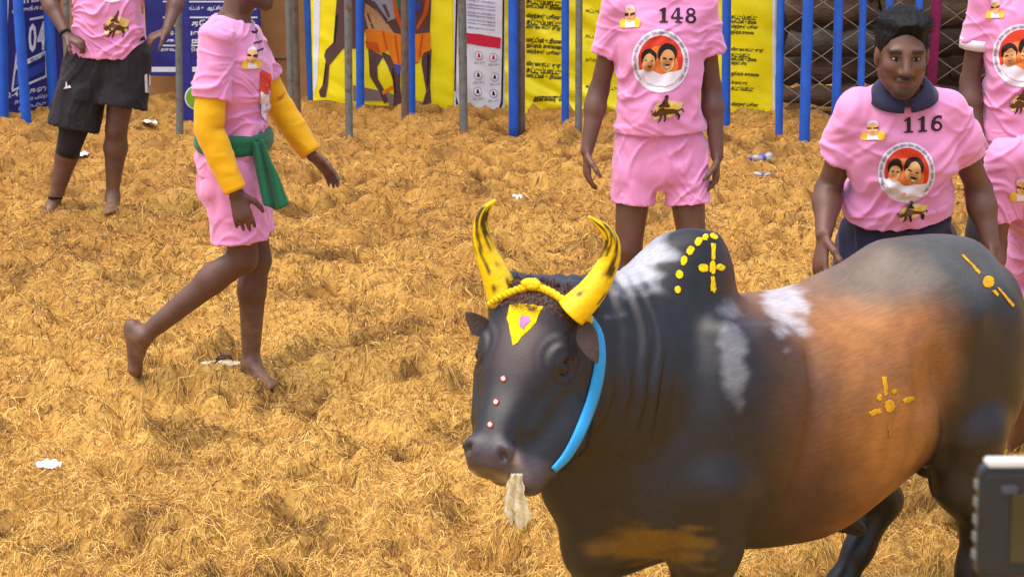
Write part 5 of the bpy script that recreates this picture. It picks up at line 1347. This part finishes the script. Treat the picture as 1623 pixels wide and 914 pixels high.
for i in range(ncol + 1):
    a = -math.pi / 2 + .10 + (2 * math.pi - .20) * i / ncol            # open at the front
    s_ = math.sin(a + math.pi); frn = max(0, -math.sin(a))             # frn = 1 at the front
    dl, df = math.cos(a), -math.sin(a)
    for (rl, rf, h_) in ((.060, .066, .046 - .030 * frn), (.067, .073, .047 - .030 * frn), (.086, .084, .026 - .022 * frn), (.104 + .012 * frn, .094, .002 - .016 * frn)):
        cv.append(nb_ + D_['lat'] * dl * rl + D_['fr'] * df * rf + D_['ex'] * h_)
for i in range(ncol):
    for j in range(3): cf.append((i*4+j, i*4+j+1, (i+1)*4+j+1, (i+1)*4+j))
co_ = MB().add(cv, cf).build('collar', M['navy_cloth'], D_['shirt']); cm_ = co_.modifiers.new('thick', 'SOLIDIFY'); cm_.thickness = .005

# --- two men at the right edge
J = PJ(7.4, neck=(1632, -40), head=(1632, -104, -.02), shL=(1700, -8), shR=(1562, -8), elL=(1716, 128, .05), elR=(1538, 128, .03), wrL=(1718, 236, -.02), wrR=(1550, 236, -.06), hipL=(1660, 222), hipR=(1600, 222), knL=(1668, 380, -.05), knR=(1556, 372, -.06), anL=(1672, 528), anR=(1552, 522))
E_p = person('man in pink jersey cut off by the right edge, standing behind jersey 116', J, (-.1, -1, 0), (98, 67, 54), .007, 1.0, 'pink', 'pink', hands={'R': dict(d=(.2, -.2, -1), n=(1, .2, 0), t=(.1, -1, 0), curl=.6)}, seed=19, hem_t=.02, sleeve=.55, sl_r=(.078, .070), leg_r=(.100, .102), leg_t=(.50, .30), shirt_w=1.04)
badge(E_p, 1578, 14, 30, 30); portrait(E_p, 1620, 88, 46, 50); bullprint(E_p, 1622, 162, 46, 40)
MB().tube([J['shR'] + (J['elR'] - J['shR']) * .50, J['shR'] + (J['elR'] - J['shR']) * .62], [.070, .068], 24).build('undershirt_cuff', M['white_cloth'], E_p['root'])
MB().tube([J['knR'] + (J['hipR'] - J['knR']) * .35, J['knR'] + (J['hipR'] - J['knR']) * .1, J['knR'], J['knR'] + (J['anR'] - J['knR']) * .2], [.082, .072, .068, .062], 20).build('knee_sleeve', M['black_cloth'], E_p['root'])
J = PJ(6.05, neck=(1672, 220, -.26), head=(1694, 150, -.38), shL=(1738, 254, -.24), shR=(1594, 252, -.24), elL=(1766, 386, -.12), elR=(1576, 388, -.18), wrL=(1760, 470, -.25), wrR=(1566, 462, -.26), hipL=(1720, 440, .12), hipR=(1650, 440, .12), knL=(1745, 590, -.15), knR=(1628, 600, -.14), anL=(1738, 728, .05), anR=(1612, 715, .10))
F_p = person('man in pink jersey at the right edge bending beside the bull rump', J, (-.15, -1, 0), (124, 84, 66), .007, 1.0, 'pink', 'pink', hands={'R': dict(d=(-.2, -.3, -1), n=(1, .2, 0), t=(.1, -1, 0), curl=.6)}, seed=25, hem_t=.0, sleeve=.66, sl_r=(.078, .070), leg_r=(.102, .104), leg_t=(.5, .5), shirt_w=1.02)
badge(F_p, 1618, 300, 34, 36)
# ------------------------------------------------------------------ small things on the ground, and the filming phone
def gz(x, y): return float(gsample(np.array([x]), np.array([y]))[0])
# worn sandal, one end sunk in the coir
sd = G(350, 576, .03); sole_m = mat('sandal_sole', srgb(214, 196, 160), .6, .3, .3, 90, .2, 25); strap_m = mat('sandal_strap', srgb(44, 36, 36), .5, .4, .2, 90, .1)
sr = empty('sandal', sd, 'worn cream sandal with dark strap lying behind the walking man', 'sandal')
V = []; F = []; n = 28
for k, zz_ in enumerate((0, .010)):
    for i in range(n):
        a = 2 * math.pi * i / n; L_ = .085 * math.cos(a); w_ = .032 * math.sin(a) * (1 + .18 * math.cos(a) - .12 * math.cos(2 * a))
        V.append((sd[0] + L_, sd[1] + w_ + .02 * L_, .025 + zz_ + .10 * L_ * -.15))
F = [tuple(range(n))[::-1], tuple(range(n, 2 * n))] + [(i, (i+1) % n, n + (i+1) % n, n + i) for i in range(n)]
MB().add(V, F).build('sole', sole_m, sr, False, .003)
for s in (-1, 1):
    MB().tube([sd + np.array([.05, 0, .012]), sd + np.array([.035, .014 * s, .030]), sd + np.array([.0, .026 * s, .028]), sd + np.array([-.025, .031 * s, .008])], [.003, .004, .0045, .004], 10).build('strap', strap_m, sr)
# crushed water bottles by the fence, torn paper on the bed
clear_m = mat('clear_plastic', srgb(236, 240, 246), .12, .5, .3, 30, .05, 20, trans=.75)
lab_m = mat('bottle_label', srgb(70, 70, 170), .5, .4, .1, 60, .1)
def bottle(px, py, ax, L_, r, label, cap=True):
    g = G(px, py, .03); ax = nrm(ax); root = empty('plastic_bottle', g, label, 'bottle', 'crushed bottles near the fence')
    prof = [(0, .3), (.03, .85), (.10, 1), (.35, .78), (.5, .98), (.62, .8), (.72, 1), (.82, .8), (.9, .38), (1, .34)]
    pts = [g + ax * L_ * (t - .5) + np.array([0, 0, .008 * math.sin(t * 9)]) for t, _ in prof]
    b = MB().tube(pts, [r * q for _, q in prof], 14, flat=.75).build('shell', clear_m, root)
    MB().tube([g + ax * L_ * (-.1), g + ax * L_ * .02], r * .99, 14, flat=.78).build('label_band', lab_m, root)
    if cap: MB().tube([g + ax * L_ * .48, g + ax * L_ * .57], r * .42, 12).build('cap', lab_m, root)
bottle(1207, 250, (-1, -.35, -.05), .15, .036, 'crushed clear plastic bottle with blue band near the chain-link fence')
bottle(1210, 277, (1, -.1, .0), .115, .020, 'small flattened clear bottle with violet cap just below the larger one')
paper_m = mat('scrap_paper', srgb(236, 236, 236), .7, .2, .3, 60, .05)
def scrap(px, py, w, d, label, seed, m_=paper_m, name='paper_scrap', cat='paper'):
    g = G(px, py, .02); V = []; n1, n2 = 9, 6
    for i in range(n1):
        for j in range(n2):
            x = (i / (n1-1) - .5) * w; y = (j / (n2-1) - .5) * d
            e = 1 - .15 * float(noise(np.array([i * .9, j * .9]), seed))
            V.append((g[0] + x * e, g[1] + y * e, .035 + gz(g[0], g[1]) + .018 * float(noise(np.array([i * .7, j * .8]), seed + 2))))
    F = [(i*n2+j, i*n2+j+1, (i+1)*n2+j+1, (i+1)*n2+j) for i in range(n1-1) for j in range(n2-1)]
    o = MB().add(V, F).build(name, m_, None, False); s = o.modifiers.new('thick', 'SOLIDIFY'); s.thickness = .002
    tag(o, label, cat, 'scraps on the coir')
scrap(76, 726, .085, .06, 'white torn paper scrap half buried at the lower left', 3)
scrap(820, 316, .05, .04, 'tiny pale paper scrap left of the bull horn tip', 6)
scrap(236, 198, .10, .08, 'crumpled white scrap by the foot of the leftmost tall grey pipe', 8)
scrap(130, 240, .08, .06, 'small pale scrap between the legs of the man in black shorts', 11)
red_m = flat('red_thread', 190, 40, 50)
tr = G(1222, 872, .03)
th = MB()
for k in range(7):
    a = random.uniform(-.9, .9); L_ = random.uniform(.03, .07)
    th.tube([tr + np.array([random.uniform(-.03, .03), random.uniform(-.03, .03), .02 + gz(tr[0], tr[1])]) + np.array([math.cos(a) * L_ * t, math.sin(a) * L_ * t, .012 * math.sin(t * 3)]) for t in (0, .35, .7, 1)], .0018, 5)
o = th.build('red_thread', red_m); tag(o, 'small tangle of red thread on the coir beneath the bull', 'thread', kind='stuff')
# phone in a slate case on a stick, sky gleam painted along its top, close to the camera
Yp = 1.25
ph = empty('phone_on_stick', (float(P(1623, 830, Yp)[0]), Yp, 0), 'dark phone with a sky gleam painted along its case top, filming at the lower right corner', 'phone')
c0 = P(1551, 733, Yp); Wd, Hh_ = .165, .085; th_ = .012
rt = np.array([1., 0, 0]); upv = nrm(np.array([0, math.sin(.12), math.cos(.12)])); nv3 = np.cross(rt, upv)
cc = c0 + rt * Wd / 2 - upv * Hh_ / 2
Mx = np.array([rt, nv3, upv])
def rbox(name, c, w, h, d, r, m_, parent, bev=.0015):
    V = []; n = 8
    outl = []
    for (sx, sy, a0) in ((1, 1, 0), (-1, 1, 90), (-1, -1, 180), (1, -1, 270)):
        for i in range(n + 1):
            a = R(a0 + 90 * i / n); outl.append((sx * (w / 2 - r) + r * math.cos(a), sy * (h / 2 - r) + r * math.sin(a)))
    k = len(outl)
    for s in (-1, 1):
        for (x, y) in outl: V.append(c + rt * x + upv * y + nv3 * s * d / 2)
    F = [tuple(range(k))[::-1], tuple(range(k, 2 * k))] + [(i, (i+1) % k, k + (i+1) % k, k + i) for i in range(k)]
    return MB().add(V, F).build(name, m_, parent, False, bev)
stud_m = mat('grip_rubber', srgb(112, 114, 110), .6, .3, .1, 90, .1)
gleam_m = mat('phone_sky_gleam', srgb(212, 214, 212), .45, .4, .1, 90, .06); slate_m = mat('phone_bezel', srgb(30, 36, 42), .35, .5, .05, 90, .06); scr_m = mat('phone_screen', srgb(58, 54, 34), .25, .5, 0, 60, .25, 12)
sgn = 1 if nv3[1] > 0 else -1
rbox('case', cc, Wd, Hh_, th_, .009, slate_m, ph)
rbox('top_sky_gleam', cc + upv * (Hh_ / 2 + .0006), Wd - .010, .0062, th_ + .001, .003, gleam_m, ph)  # bright band standing in for sky reflected on the rounded top edge
bz = rbox('bezel', cc - nv3 * sgn * (th_ / 2 - .001) + upv * -.002, Wd - .004, Hh_ - .010, .005, .007, slate_m, ph, .001)
rbox('screen', cc - nv3 * sgn * (th_ / 2 + .0022) - upv * .004 + rt * .004, Wd - .038, Hh_ - .034, .002, .002, scr_m, bz, .0003)
rbox('sensor_window', c0 + rt * .021 - upv * .018 - nv3 * sgn * (th_ / 2 + .002), .012, .006, .002, .002, flat('sensor_grey', 70, 74, 82), bz, .0003)
for i in range(5):
    rbox('grip_stud', c0 - rt * .0008 - upv * (.016 + .013 * i), .0022, .007, .008, .001, stud_m, ph, .0004)
bt = cc - upv * (Hh_ / 2)
MB().box(bt - upv * .006, (.022, .009, .008), Mx).build('clamp', slate_m, ph, False, .002)
MB().tube([bt - upv * .008, np.array([bt[0], bt[1], .55]), np.array([bt[0], bt[1], .0])], [.008, .010, .013], 14).build('stick', slate_m, ph)
for a in (90, 210, 330):
    MB().tube([np.array([bt[0], bt[1], .22]), np.array([bt[0] + .22 * math.cos(R(a)), bt[1] + .22 * math.sin(R(a)), .0])], [.009, .008], 10).build('leg', slate_m, ph)
